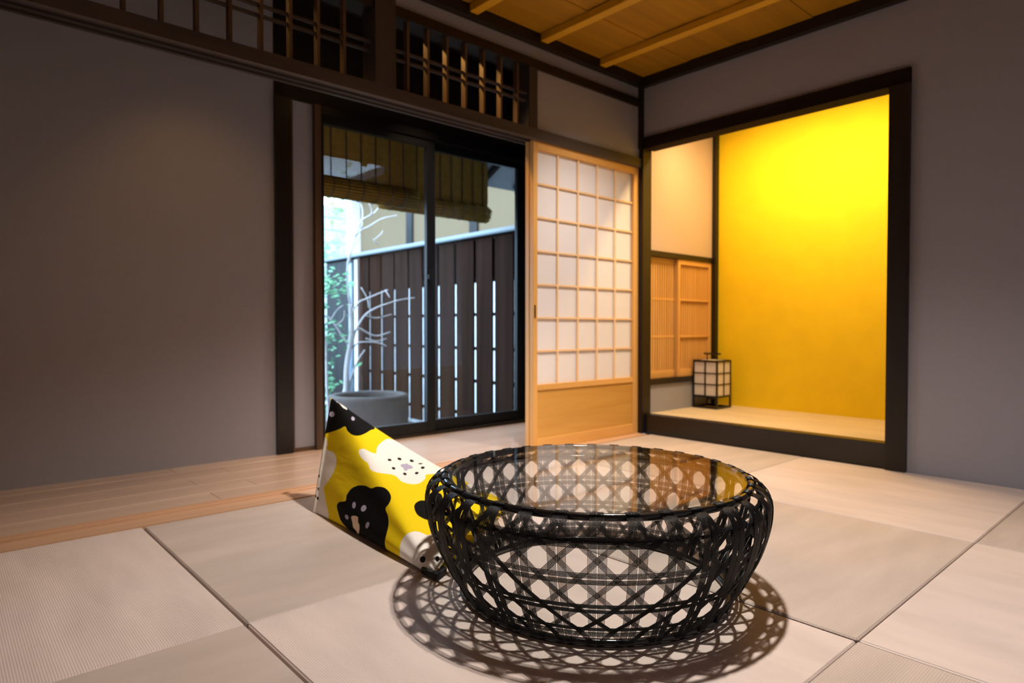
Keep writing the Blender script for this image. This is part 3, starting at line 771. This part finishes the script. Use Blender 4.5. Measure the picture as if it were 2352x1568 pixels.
def fabric():
    m, nt, p = new_mat('printed_cotton')
    L = nt.links

    def attr(nm):
        a = nt.nodes.new('ShaderNodeAttribute'); a.attribute_name = nm
        g2 = nt.nodes.new('ShaderNodeMath'); g2.operation = 'GREATER_THAN'; g2.inputs[1].default_value = 0.0
        L.new(a.outputs['Fac'], g2.inputs[0]); return g2.outputs[0]
    uv = nt.nodes.new('ShaderNodeUVMap'); uv.uv_map = 'print'
    sp = nt.nodes.new('ShaderNodeSeparateXYZ'); L.new(uv.outputs[0], sp.inputs[0])

    def math2(op, a, b=None, c=None):
        nd = nt.nodes.new('ShaderNodeMath'); nd.operation = op
        for i, q in enumerate((a, b, c)):
            if q is None: continue
            if isinstance(q, (int, float)): nd.inputs[i].default_value = q
            else: L.new(q, nd.inputs[i])
        return nd.outputs[0]

    def ellipses(lst):
        acc = None
        for cx, cy, i00, i01, i10, i11 in lst:
            x = math2('SUBTRACT', sp.outputs[0], cx); y = math2('SUBTRACT', sp.outputs[1], cy)
            a = math2('MULTIPLY_ADD', x, i00, math2('MULTIPLY', y, i01))
            b = math2('MULTIPLY_ADD', x, i10, math2('MULTIPLY', y, i11))
            d = math2('MULTIPLY_ADD', a, a, math2('MULTIPLY', b, b))
            acc = d if acc is None else math2('MINIMUM', acc, d)
        return math2('LESS_THAN', acc, 1.0)
    cur = None
    base = (0.84, 0.63, 0.008)
    layers = [(attr('white_print'), (0.86, 0.83, 0.79)), (attr('black_print'), (0.004, 0.004, 0.004)),
              (attr('tip_print'), (0.86, 0.83, 0.79)),
              (attr('cream_print'), (0.80, 0.62, 0.46)), (ellipses(PRINT_LAV), (0.42, 0.40, 0.55)), (ellipses(PRINT_DOTS), (0.010, 0.009, 0.010))]
    for fac, col in layers:
        mx = nt.nodes.new('ShaderNodeMix'); mx.data_type = 'RGBA'
        if cur is None: mx.inputs[6].default_value = (*base, 1)
        else: L.new(cur, mx.inputs[6])
        mx.inputs[7].default_value = (*col, 1)
        L.new(fac, mx.inputs[0])
        cur = mx.outputs[2]
    L.new(cur, p.inputs['Base Color'])
    p.inputs['Roughness'].default_value = 0.85
    p.inputs['Specular IOR Level'].default_value = 0.12
    tc = nt.nodes.new('ShaderNodeTexCoord')
    mp = nt.nodes.new('ShaderNodeMapping'); mp.inputs['Scale'].default_value = (1, .35, 1.4)
    nz = nt.nodes.new('ShaderNodeTexNoise'); nz.inputs['Scale'].default_value = 8; nz.inputs['Detail'].default_value = 3
    L.new(tc.outputs['Object'], mp.inputs['Vector']); L.new(mp.outputs['Vector'], nz.inputs['Vector'])
    bp = nt.nodes.new('ShaderNodeBump'); bp.inputs['Strength'].default_value = 0.35; bp.inputs['Distance'].default_value = 0.015
    L.new(nz.outputs['Fac'], bp.inputs['Height']); L.new(bp.outputs['Normal'], p.inputs['Normal'])
    return m


def bean_bag():
    NS, NW = 130, 220
    base = Vector((-2.2, -.65, 0))
    vs, fs, uvs = [], [], []
    for i in range(NS + 1):
        s = i / NS
        for j in range(NW):
            w = j / NW
            vs.append(tuple(bag_pt(s, w) - base)); uvs.append((s * .86, w))
    for i in range(NS):
        for j in range(NW):
            k = (j + 1) % NW
            fs.append((i * NW + j, i * NW + k, (i + 1) * NW + k, (i + 1) * NW + j))
    fs.append(tuple(range(NW))); fs.append(tuple(reversed(range(NS * NW, (NS + 1) * NW))))
    me = bpy.data.meshes.new('bean_bag')
    me.from_pydata(vs, [], fs)
    lay = me.uv_layers.new(name='print')
    for poly in me.polygons:
        ws = [uvs[me.loops[li].vertex_index] for li in poly.loop_indices]
        wrap = max(q[1] for q in ws) - min(q[1] for q in ws) > .5 and len(ws) == 4
        for li, (a, b) in zip(poly.loop_indices, ws):
            lay.data[li].uv = (a, b + 1 if wrap and b < .5 else b)
    sets = {'white_print': PRINT_WHITE[:3], 'black_print': PRINT_BLACK, 'tip_print': PRINT_WHITE[3:], 'cream_print': PRINT_CREAM}
    # a few more blooms on the side turned away
    def blob(cx, cy, r, ph):
        return [(cx + r * (1 + .22 * math.sin(3 * t + ph)) * math.cos(t), cy + r * 1.2 * (1 + .22 * math.sin(3 * t + ph)) * math.sin(t)) for t in [q * math.pi / 20 for q in range(40)]]
    sets['black_print'] = sets['black_print'] + [blob(.40, .04, .075, 0.4), blob(.62, .90, .07, 2)]
    sets['white_print'] = sets['white_print'] + [blob(.20, .88, .07, 1), blob(.72, .08, .06, 3)]
    for nm, polys in sets.items():
        at = me.attributes.new(nm, 'FLOAT', 'POINT')
        bb = [(min(q[0] for q in P) - .03, max(q[0] for q in P) + .03, min(q[1] for q in P) - .03, max(q[1] for q in P) + .03, P) for P in polys]
        vals = []
        for a, b in uvs:
            d = -1.0
            for x0, x1, y0, y1, P in bb:
                if x0 < a < x1 and y0 < b < y1: d = max(d, sdf_poly(P, a, b))
            vals.append(max(d, -.03))
        at.data.foreach_set('value', vals)
    me.polygons.foreach_set('use_smooth', [True] * len(me.polygons))
    me.update()
    bm = bmesh.new(); bm.from_mesh(me); bmesh.ops.recalc_face_normals(bm, faces=bm.faces[:]); bm.to_mesh(me); bm.free()
    o = bpy.data.objects.new('bean_bag', me)
    COL.objects.link(o); o.location = base; BASE[o.name] = base
    me.materials.append(fabric())
    tag(o, 'yellow wedge bean bag cushion printed with black and white blooms', 'bean bag')
    tab = MB()
    A = [Vector((-2.500, -1.112, .004)), Vector((-2.452, -1.090, .004)), Vector((-2.444, -1.158, .004)), Vector((-2.497, -1.186, .004))]
    up = Vector((0, 0, .016))
    tab.add([q for q in A] + [q + up for q in A], [(3, 2, 1, 0), (4, 5, 6, 7), (0, 1, 5, 4), (1, 2, 6, 5), (2, 3, 7, 6), (3, 0, 4, 7)])
    tag(tab.build('pull_tab', plain('black_webbing', (.012, .011, .012), .8), o), 'folded black fabric tab')
    seam = MB().tube([bag_pt(0, .25) * (1 - t) + bag_pt(0, .75) * t + Vector((0, .002, 0)) for t in [q / 12 for q in range(13)]], .0035, 6)
    seam.build('end_seam', o.data.materials[0], o)
    cord = MB().tube([(-2.452, -1.10, .018), (-2.435, -1.135, .04), (-2.405, -1.185, .062), (-2.385, -1.225, .07)], .0016, 5)
    cord.build('drawstring', M_CORD, o)


bean_bag()

# ------------------------------------------------------------------ lantern in the alcove
def lantern():
    x0, x1, y0, y1 = 0.575, 0.765, -0.228, -0.032
    zb, z0, z1 = 0.126, 0.205, 0.470
    t = empty('paper_lantern', ((x0 + x1) / 2, (y0 + y1) / 2, zb))
    tag(t, 'square paper floor lantern with black frame on the alcove floor', 'lantern')
    m = M_BLACK_LACQ
    s = .011
    for xa in (x0, x1 - s):
        for ya in (y0, y1 - s):
            box('post', m, (xa, xa + s, ya, ya + s, zb, z1), t)
    def frame(z, h, nm):
        mb = MB()
        mb.box(x0 + s, x1 - s, y0, y0 + s, z, z + h).box(x0 + s, x1 - s, y1 - s, y1, z, z + h)
        mb.box(x0, x0 + s, y0 + s, y1 - s, z, z + h).box(x1 - s, x1, y0 + s, y1 - s, z, z + h)
        mb.build(nm, m, t)
    frame(zb, .014, 'foot_frame'); frame(z0, .014, 'lower_frame'); frame(z1 - .013, .014, 'top_frame')
    za, zc = z0 + .014, z1 - .013
    i = .006
    for nm, e in (('paper_pane', (x0 + s, x1 - s, y0 + i, y0 + i + .001, za, zc)), ('paper_pane', (x0 + s, x1 - s, y1 - i - .001, y1 - i, za, zc)),
                  ('paper_pane', (x0 + i, x0 + i + .001, y0 + s, y1 - s, za, zc)), ('paper_pane', (x1 - i - .001, x1 - i, y0 + s, y1 - s, za, zc))):
        box(nm, M_LPAPER, e, t)
    xm, ym = (x0 + x1) / 2, (y0 + y1) / 2
    for ya in (y0 + .001, y1 - .007):
        box('upright_bar', m, (xm - .005, xm + .005, ya, ya + .006, za, zc), t)
    for xa in (x0 + .001, x1 - .007):
        box('upright_bar', m, (xa, xa + .006, ym - .005, ym + .005, za, zc), t)
    for k in (1, 2):
        z = za + (zc - za) * k / 3
        for ya in (y0 + .002, y1 - .006):
            box('cross_bar', M_DARK_X, (x0 + s, x1 - s, ya, ya + .0035, z - .0035, z + .0035), t)
        for xa in (x0 + .002, x1 - .006):
            box('cross_bar', M_DARK_Y, (xa, xa + .0035, y0 + s, y1 - s, z - .0035, z + .0035), t)
    hd = MB().box(xm - .004, xm + .004, y0 - .005 + .035, y1 + .005 - .035, .508, .520, b=.002)
    h = hd.build('handle', m, t)
    for ya in (y0 + .055, y1 - .055 - .006):
        box('handle_stem', m, (xm - .003, xm + .003, ya, ya + .006, z1 - .012, .509), h)
    lid = MB().box(x0 + s, x1 - s, y0 + s, y1 - s, z1 - .004, z1 - .002)
    lid.build('paper_lid', M_LPAPER, t)
    sock = MB().lathe([(.001, z0 - .02), (.030, z0 - .02), (.030, z0 + .004), (.014, z0 + .03), (.001, z0 + .03)], (xm, ym, 0), 20)
    sock.build('lamp_holder', m, t)
    MB().box(x0 + s, x1 - s, ym - .006, ym + .006, z0 + .001, z0 + .009).build('lamp_bridge', m, t)


lantern()

# ------------------------------------------------------------------ garden beyond the glass
GZ = -0.35
M_SOIL = plain('garden_soil', (0.03, 0.032, 0.024), 0.95, noise=0.4, nscale=18, bump=0.5)
M_STONE = plain('grey_stone', (0.075, 0.058, 0.050), 0.75, noise=0.25, nscale=26, bump=0.25)
M_FENCE = wood('fence_board_wood', (0.018, 0.0085, 0.0055), (0.038, 0.0185, 0.012), 2, 0.9, scale=10, spec=0.05)
M_FENCE_Y = wood('fence_rail_wood', (0.008, 0.005, 0.005), (0.017, 0.011, 0.010), 1, 0.9, spec=0.05)
M_CAP = plain('blue_grey_metal_cap', (0.09, 0.125, 0.145), 0.5)
M_BARK = plain('pale_bark', (0.60, 0.55, 0.54), 0.85, noise=0.2, nscale=40)
M_LEAF = plain('green_leaf', (0.15, 0.40, 0.20), 0.5, noise=0.3, nscale=4)
M_LEAF_Y = plain('lime_leaf', (0.30, 0.52, 0.06), 0.5, noise=0.3, nscale=4)
M_BAMBOO = plain('bamboo_slats', (0.27, 0.165, 0.032), 0.9, spec=0.05, noise=0.35, nscale=30)
M_BLOCK = plain('pale_blue_block', (0.62, 0.74, 0.80), 0.8, noise=0.08, nscale=20)
M_MORTAR = plain('block_joint', (0.30, 0.42, 0.50), 0.9)
M_BEIGE = plain('beige_render', (0.21, 0.148, 0.08), 0.9, noise=0.05, nscale=8)
M_WHITE = plain('white_paint_and_daylight', (0.88, 0.90, 0.92), 0.5)
M_PIPE = plain('pale_blue_pipe', (0.45, 0.60, 0.78), 0.4)
M_TILE = plain('roof_tile', (0.10, 0.11, 0.13), 0.5)
M_RUST = plain('red_brown_post', (0.08, 0.035, 0.02), 0.7, noise=0.2)

struct(box('ground_garden', M_SOIL, (-5.0, 8.0, 0.97, 12.0, GZ - .1, GZ)), 'dark soil of the little courtyard garden')

struct(box('ground_slit_brightener', plain('bright_ground', (.62, .66, .70), .8, noise=.1, nscale=6), (0.47, 2.99, 1.0, 9.2, GZ, GZ + .03)), 'pale ground added behind the fence to brighten its slits')  # added pale strip keeps the fence slits bright low down
# wooden fence with slits
XF = 0.40
fn = empty('wooden_fence', (XF, 3.2, GZ))
tag(fn, 'tall dark wooden fence with bright slits between its boards', 'fence')
slits = [1.70, 1.997, 2.278, 2.593, 2.885, 3.175, 3.447, 3.746, 4.033, 4.307]
edges = [1.30] + slits + [4.50]
for a, b in zip(edges[:-1], edges[1:]):
    box('board', M_FENCE, (XF, XF + .022, a + .020, b - .020, GZ + .05, 1.555), fn, b=.002)
for z in (1.155, 0.83, 0.50, 0.18, -0.15):
    box('rail', M_FENCE_Y, (XF + .0225, XF + .05, 1.30, 4.50, z - .016, z + .016), fn)
box('backing_board', M_FENCE_Y, (XF + .0505, XF + .06, 1.30, 4.50, 1.145, 1.555), fn)
cp = MB().prism([(XF - .05, 1.57), (XF - .05, 1.585), (XF + .02, 1.632), (XF + .10, 1.585), (XF + .10, 1.57)], 1, 1.25, 5.45)
cp.build('cap', M_CAP, fn)
box('top_beam', M_FENCE_Y, (XF - .015, XF + .045, 1.27, 5.43, 1.5555, 1.5695), fn)
tag(box('end_post', M_RUST, (XF - .02, XF + .04, 4.505, 4.56, GZ, 1.5555), fn), 'red-brown end post')

# darker fence continuing behind the tree
f2 = empty('board_screen', (XF, 5.0, GZ))
tag(f2, 'blackish board screen beyond the fence, half hidden by leaves', 'fence')
for k in range(5):
    a = 4.72 + k * .145
    box('board', M_DARK_Z, (XF + .005, XF + .025, a, a + .140, GZ, 1.553), f2)

# neighbouring house: beige wall above the fence, lower wall whitened to brighten the slits
nh = empty('neighbour_house', (3.6, 6.5, GZ))
tag(nh, 'neighbouring house with beige wall and dark posts above the fence', 'house')
box('upper_wall', M_BEIGE, (3.0, 3.2, 2.6, 9.25, 1.75, 3.75), nh)
box('lower_wall', M_WHITE, (3.0, 3.2, 2.6, 9.25, GZ, 1.75), nh)  # white stands in for the bright outdoors behind the slits
for y in (7.40, 5.53, 3.7):
    box('wall_post', M_DARK_Z, (2.965, 2.9995, y - .10, y + .10, 1.752, 3.70), nh)
box('sill_beam', M_DARK_Y, (2.96, 2.9995, 2.6, 9.25, 1.70, 1.751), nh)
rf = MB().prism([(2.58, 3.49), (2.58, 3.53), (4.6, 4.25), (4.6, 4.17)], 1, 2.5, 9.5)
rfo = rf.build('roof', M_TILE, nh)
for k in range(32):
    y = 2.6 + k * .22
    MB().tube([(2.56, y, 3.545), (2.59, y, 3.565), (4.3, y, 4.18)], .07, 8).build('roof_tile', M_TILE, rfo)
tag(MB().box(2.80, 3.05, 9.26, 9.46, GZ, 3.45, b=.01).build('corner_pillar', M_WHITE), 'tall white pillar at the corner of the neighbouring house', 'pillar')

# downpipe by the fence end
tag(MB().tube([(0.34, 4.66, GZ), (0.34, 4.66, 0.6), (0.34, 4.66, 1.50)], .022, 10).build('downpipe', M_PIPE), 'slim pale blue downpipe beside the fence end', 'pipe')

# far block wall
bw = struct(box('wall_garden_end', M_MORTAR, (-3.0, 8.0, 10.52, 10.8, GZ, 3.36)), 'pale blue block wall at the end of the garden')
for r_ in range(13):
    z = -0.15 + r_ * .27
    for c in range(6):
        x = 1.9 + c * .60 + (.3 if r_ % 2 else 0)
        box('block', M_BLOCK, (x + .008, x + .592, 10.48, 10.5195, z + .010, z + .260), bw)

# stone basin
sb = empty('stone_basin', (-0.86, 2.09, GZ))
tag(sb, 'round grey stone water basin behind the glass door', 'basin')
prf = [(.001, GZ), (.30, GZ), (.318, GZ + .06), (.322, .08), (.328, .110), (.328, .135), (.318, .152), (.298, .160), (.272, .158), (.254, .142), (.244, .02), (.001, .01)]
MB().lathe(prf, (-0.86, 2.09, 0), 48).build('bowl', M_STONE, sb)
wm, nt, p = new_mat('still_water')
p.inputs['Base Color'].default_value = (.03, .035, .03, 1); p.inputs['Roughness'].default_value = .04
MB().lathe([(.001, .118), (.2485, .118)], (-0.86, 2.09, 0), 48).build('water', wm, sb)

# stepping stones and a pale rock by the basin
for (x, y, rx, ry, h, lab) in ((-1.30, 2.15, .11, .09, .42, 'pale upright rock left of the stone basin'),
                               (-0.20, 1.60, .16, .13, .30, 'low dark rock right of the stone basin')):
    bm = bmesh.new(); bmesh.ops.create_icosphere(bm, subdivisions=3, radius=1)
    for q in bm.verts:
        n = 1 + .12 * math.sin(3.1 * q.co.x + 2 * q.co.y) + .08 * math.sin(5 * q.co.z + 3 * q.co.x)
        q.co = Vector((x + q.co.x * rx * n, y + q.co.y * ry * n, GZ + h * .45 + q.co.z * h * .5 * n))
    mb = MB(); bm.verts.ensure_lookup_table()
    mb.add([q.co.copy() for q in bm.verts], [[q.index for q in fc.verts] for fc in bm.faces], True); bm.free()
    tag(mb.build('garden_rock', M_STONE if x > -1 else plain('pale_rock', (.5, .5, .48), .8, noise=.2, nscale=12, bump=.3)), lab, 'rock')

BRANCHES = [[[[-0.731,2.75,0.069],[-0.718,2.75,0.15],[-0.71,2.75,0.348],[-0.677,2.75,0.557],[-0.663,2.75,0.72],[-0.675,2.75,0.919]],0.03,0.018],[[[-0.675,2.75,0.919],[-0.71,2.729,1.114],[-0.707,2.708,1.343],[-0.609,2.687,1.535]],0.012,0.006],[[[-0.677,2.75,0.534],[-0.745,2.754,0.616],[-0.817,2.757,0.72],[-0.889,2.761,0.8]],0.01,0.006],[[[-0.893,2.75,0.024],[-0.907,2.745,0.139],[-0.919,2.74,0.538],[-0.951,2.734,0.708],[-0.977,2.729,0.798],[-0.943,2.724,0.81],[-0.885,2.719,0.788]],0.014,0.006],[[[-0.664,2.75,0.51],[-0.616,2.754,0.674],[-0.521,2.758,0.816],[-0.397,2.762,0.89],[-0.285,2.767,0.929],[-0.14,2.771,0.97],[0.039,2.775,1.0]],0.012,0.004],[[[-0.644,2.75,0.662],[-0.588,2.758,0.697],[-0.505,2.765,0.661],[-0.393,2.773,0.625],[-0.235,2.78,0.66]],0.01,0.004],[[[-0.632,2.75,0.533],[-0.599,2.715,0.568],[-0.447,2.68,0.566],[-0.359,2.646,0.53]],0.009,0.004],[[[-0.705,2.75,0.091],[-0.652,2.692,0.36],[-0.593,2.633,0.5]],0.014,0.006],[[[-0.667,2.75,0.814],[-0.58,2.77,0.933],[-0.489,2.79,0.972],[-0.314,2.811,1.039],[-0.231,2.831,1.068]],0.01,0.004],[[[-0.564,2.75,1.075],[-0.515,2.721,0.969],[-0.518,2.692,0.886]],0.006,0.003],[[[-0.308,2.75,1.061],[-0.298,2.686,0.987]],0.005,0.003],[[[-0.87,2.75,0.766],[-0.778,2.809,0.86],[-0.684,2.869,0.91]],0.005,0.003],[[[-0.821,2.75,0.72],[-0.747,2.746,0.778],[-0.736,2.743,0.859]],0.006,0.003],[[[-0.513,2.75,0.816],[-0.382,2.79,0.794],[-0.19,2.831,0.834]],0.006,0.003],[[[-0.514,2.75,0.602],[-0.408,2.747,0.577],[-0.299,2.744,0.6]],0.006,0.003],[[[-0.693,2.75,1.276],[-0.632,2.757,1.502],[-0.57,2.763,1.59],[-0.458,2.77,1.654],[-0.325,2.777,1.737],[-0.152,2.783,1.789]],0.012,0.004],[[[-0.619,2.75,1.539],[-0.576,2.722,1.68],[-0.483,2.694,1.754],[-0.524,2.666,1.841]],0.01,0.004],[[[-0.434,2.75,1.767],[-0.338,2.782,1.858]],0.006,0.003],[[[-0.553,2.75,1.62],[-0.519,2.794,1.778],[-0.511,2.838,1.86]],0.007,0.003],[[[-0.436,2.75,1.519],[-0.357,2.753,1.579],[-0.329,2.756,1.62]],0.006,0.003],[[[-0.419,2.75,1.513],[-0.342,2.808,1.487]],0.006,0.004]]


def leaves(centre, spread, n, size, seed, lo=-1, hi=1):
    r = random.Random(seed)
    mb = MB()
    for _ in range(n):
        p = Vector(centre) + Vector((r.gauss(0, spread[0]), r.gauss(0, spread[1]), r.gauss(0, spread[2])))
        d = Vector((r.uniform(-1, 1), r.uniform(-1, 1), r.uniform(-.6, .4))).normalized()
        sd = d.orthogonal().normalized()
        sd = (sd + Vector((r.uniform(-.4, .4), r.uniform(-.4, .4), r.uniform(-.4, .4)))).normalized()
        L_ = size * r.uniform(.7, 1.3); W_ = L_ * .24
        up = d.cross(sd) * L_ * .10
        mb.add([p, p + d * L_ * .5 + sd * W_ + up, p + d * L_, p + d * L_ * .5 - sd * W_ + up], [(0, 1, 2), (0, 2, 3)])
    return mb


tr = empty('garden_tree', (-0.66, 2.75, GZ))
tag(tr, 'bare pale-branched small tree behind the stone basin', 'tree')
for bi, (pts, a, b) in enumerate(BRANCHES):
    P = [Vector(q) for q in pts]
    if bi in (0, 3, 7): P = [Vector((P[0].x - .02, P[0].y, GZ - .02))] + P
    D = []
    for i in range(len(P) - 1):
        p0, p1, p2, p3 = P[max(i - 1, 0)], P[i], P[i + 1], P[min(i + 2, len(P) - 1)]
        for t in (0, .25, .5, .75):
            D.append(.5 * ((2 * p1) + (-p0 + p2) * t + (2 * p0 - 5 * p1 + 4 * p2 - p3) * t * t + (-p0 + 3 * p1 - 3 * p2 + p3) * t**3))
    D.append(P[-1])
    n = len(D)
    MB().tube(D, [a + (b - a) * i / (n - 1) for i in range(n)], 7).build('trunk' if bi in (0, 3, 7) else 'branch', M_BARK, tr)
lf = leaves((-0.92, 2.78, 1.08), (.10, .12, .07), 160, .06, 1)
lf2 = leaves((-0.90, 2.80, .62), (.08, .1, .10), 90, .055, 2)
lf.add(lf2.v, lf2.f)
tag(lf.build('foliage', M_LEAF, tr), kind='stuff')


def shrub(label, base, h, centre_list, seed, mat, stems=4):
    t = empty('leafy_shrub', (base[0], base[1], GZ))
    tag(t, label, 'shrub', 'garden shrubs')
    r = random.Random(seed)
    mbs = MB()
    for k in range(stems):
        p = Vector((base[0] + r.uniform(-.05, .05), base[1] + r.uniform(-.05, .05), GZ - .01))
        top = Vector(centre_list[k % len(centre_list)][0])
        mid = (p + top) / 2 + Vector((r.uniform(-.1, .1), r.uniform(-.1, .1), 0))
        mbs.tube([p, mid, top], [.014, .010, .004], 6)
    mbs.build('stems', M_BARK, t)
    mb = MB()
    for i, (c, s, n, sz) in enumerate(centre_list):
        l = leaves(c, s, n, sz, seed * 10 + i)
        mb.add(l.v, l.f)
    tag(mb.build('foliage', mat, t), kind='stuff')


shrub('green leafy shrub in front of the pale block wall', (0.75, 6.4), 2.4,
      [((0.70, 6.4, 1.20), (.14, .2, .16), 120, .10), ((0.88, 6.5, 1.75), (.18, .2, .14), 110, .10), ((0.62, 6.3, .55), (.12, .2, .14), 90, .09)], 5, M_LEAF)
shrub('tall lime-green shrub rising above the block wall', (3.1, 10.1), 3.4,
      [((3.05, 10.1, 3.55), (.25, .15, .30), 160, .14), ((3.3, 10.15, 2.6), (.25, .12, .25), 90, .12)], 6, M_LEAF_Y)
shrub('low dark green shrub at the foot of the board screen', (-0.35, 4.4), .6,
      [((-0.35, 4.4, .05), (.16, .15, .14), 380, .08), ((-0.70, 3.6, -.08), (.12, .12, .10), 260, .07)], 8, M_LEAF)

struct(box('wall_house_outside', M_DARK_X, (-0.0595, 1.30, 0.88, 0.965, GZ, 2.56)), 'dark outside wall of the house right of the glass doors')
# own eaves above the blinds
ev = MB().prism([(0.97, 2.50), (0.97, 2.56), (1.93, 2.05), (1.93, 1.992)], 0, -4.2, 1.3)
struct(ev.build('roof_eave', M_DARK_X), 'dark sloping eave outside the glass doors')
for k in range(9):
    x = -2.6 + k * .40
    rb = MB().prism([(0.975, 2.44), (0.975, 2.4995), (1.90, 2.008), (1.90, 1.96)], 0, x - .022, x + .022)
    struct(rb.build('trim_eave_rafter', M_DARK_Y))


def blind(label, x0, x1, y, ztop, zroll, rr, seed, slat):
    t = empty('bamboo_blind', ((x0 + x1) / 2, y, zroll - rr))
    tag(t, label, 'blind', 'rolled bamboo blinds')
    r = random.Random(seed)
    mb = MB()
    z = ztop
    while z > zroll:
        h = slat
        dx = r.uniform(-.004, .004)
        mb.box(x0 + dx, x1 + dx, y - .0022, y + .0022, z - h, z)
        z -= .0078
    tag(mb.build('hanging_slats', M_BAMBOO, t), kind='stuff')
    # rolled bundle: a loose spiral of slats
    roll = MB()
    n = 150
    for i in range(n):
        a = i * .30
        q = rr * (.30 + .70 * i / n)
        cy_, cz = y + .02 + q * math.cos(a), zroll + q * math.sin(a)
        dx = r.uniform(-.012, .012)
        roll.tube([(x0 - .01 + dx, cy_, cz), (x1 + .01 + dx, cy_, cz)], .0046, 5)
    tag(roll.build('rolled_bundle', M_BAMBOO, t), kind='stuff')
    core = MB().tube([(x0, y + .02, zroll), (x1, y + .02, zroll)], rr * .9, 16)
    core.build('roll_core', M_BAMBOO, t)
    k = 0
    x = x0 + .06
    while x < x1:
        box('cord', M_DARK_Z, (x - .0035, x + .0035, y - .006, y - .0025, zroll + rr * .6, ztop), t)
        lp = [(x + .004 * math.sin(q), y + .02 + (rr + .004) * math.cos(q), zroll + (rr + .004) * math.sin(q)) for q in [2 * math.pi * i / 20 for i in range(20)]]
        MB().tube(lp, .0025, 4, closed=True).build('binding_cord', M_DARK_Z, t)
        x += .105
    MB().tube([(x0 - .02, y, ztop + .008), (x1 + .02, y, ztop + .008)], .012, 8).build('head_rod', M_BAMBOO, t)
    ze = 2.50 - (y - 0.97) * (0.508 / 0.96) + .004
    for x in (x0 + .12, (x0 + x1) / 2, x1 - .12):
        MB().tube([(x, y, ztop), (x, y, ze)], .003, 5).build('hanger', M_DARK_Z, t)


blind('rolled bamboo blind hanging behind the left glass door', -2.35, -1.035, 1.13, 2.16, 1.585, .066, 1, .0063)
blind('rolled bamboo blind hanging behind the right glass door', -1.115, -0.165, 1.40, 2.18, 1.615, .066, 2, .0071)
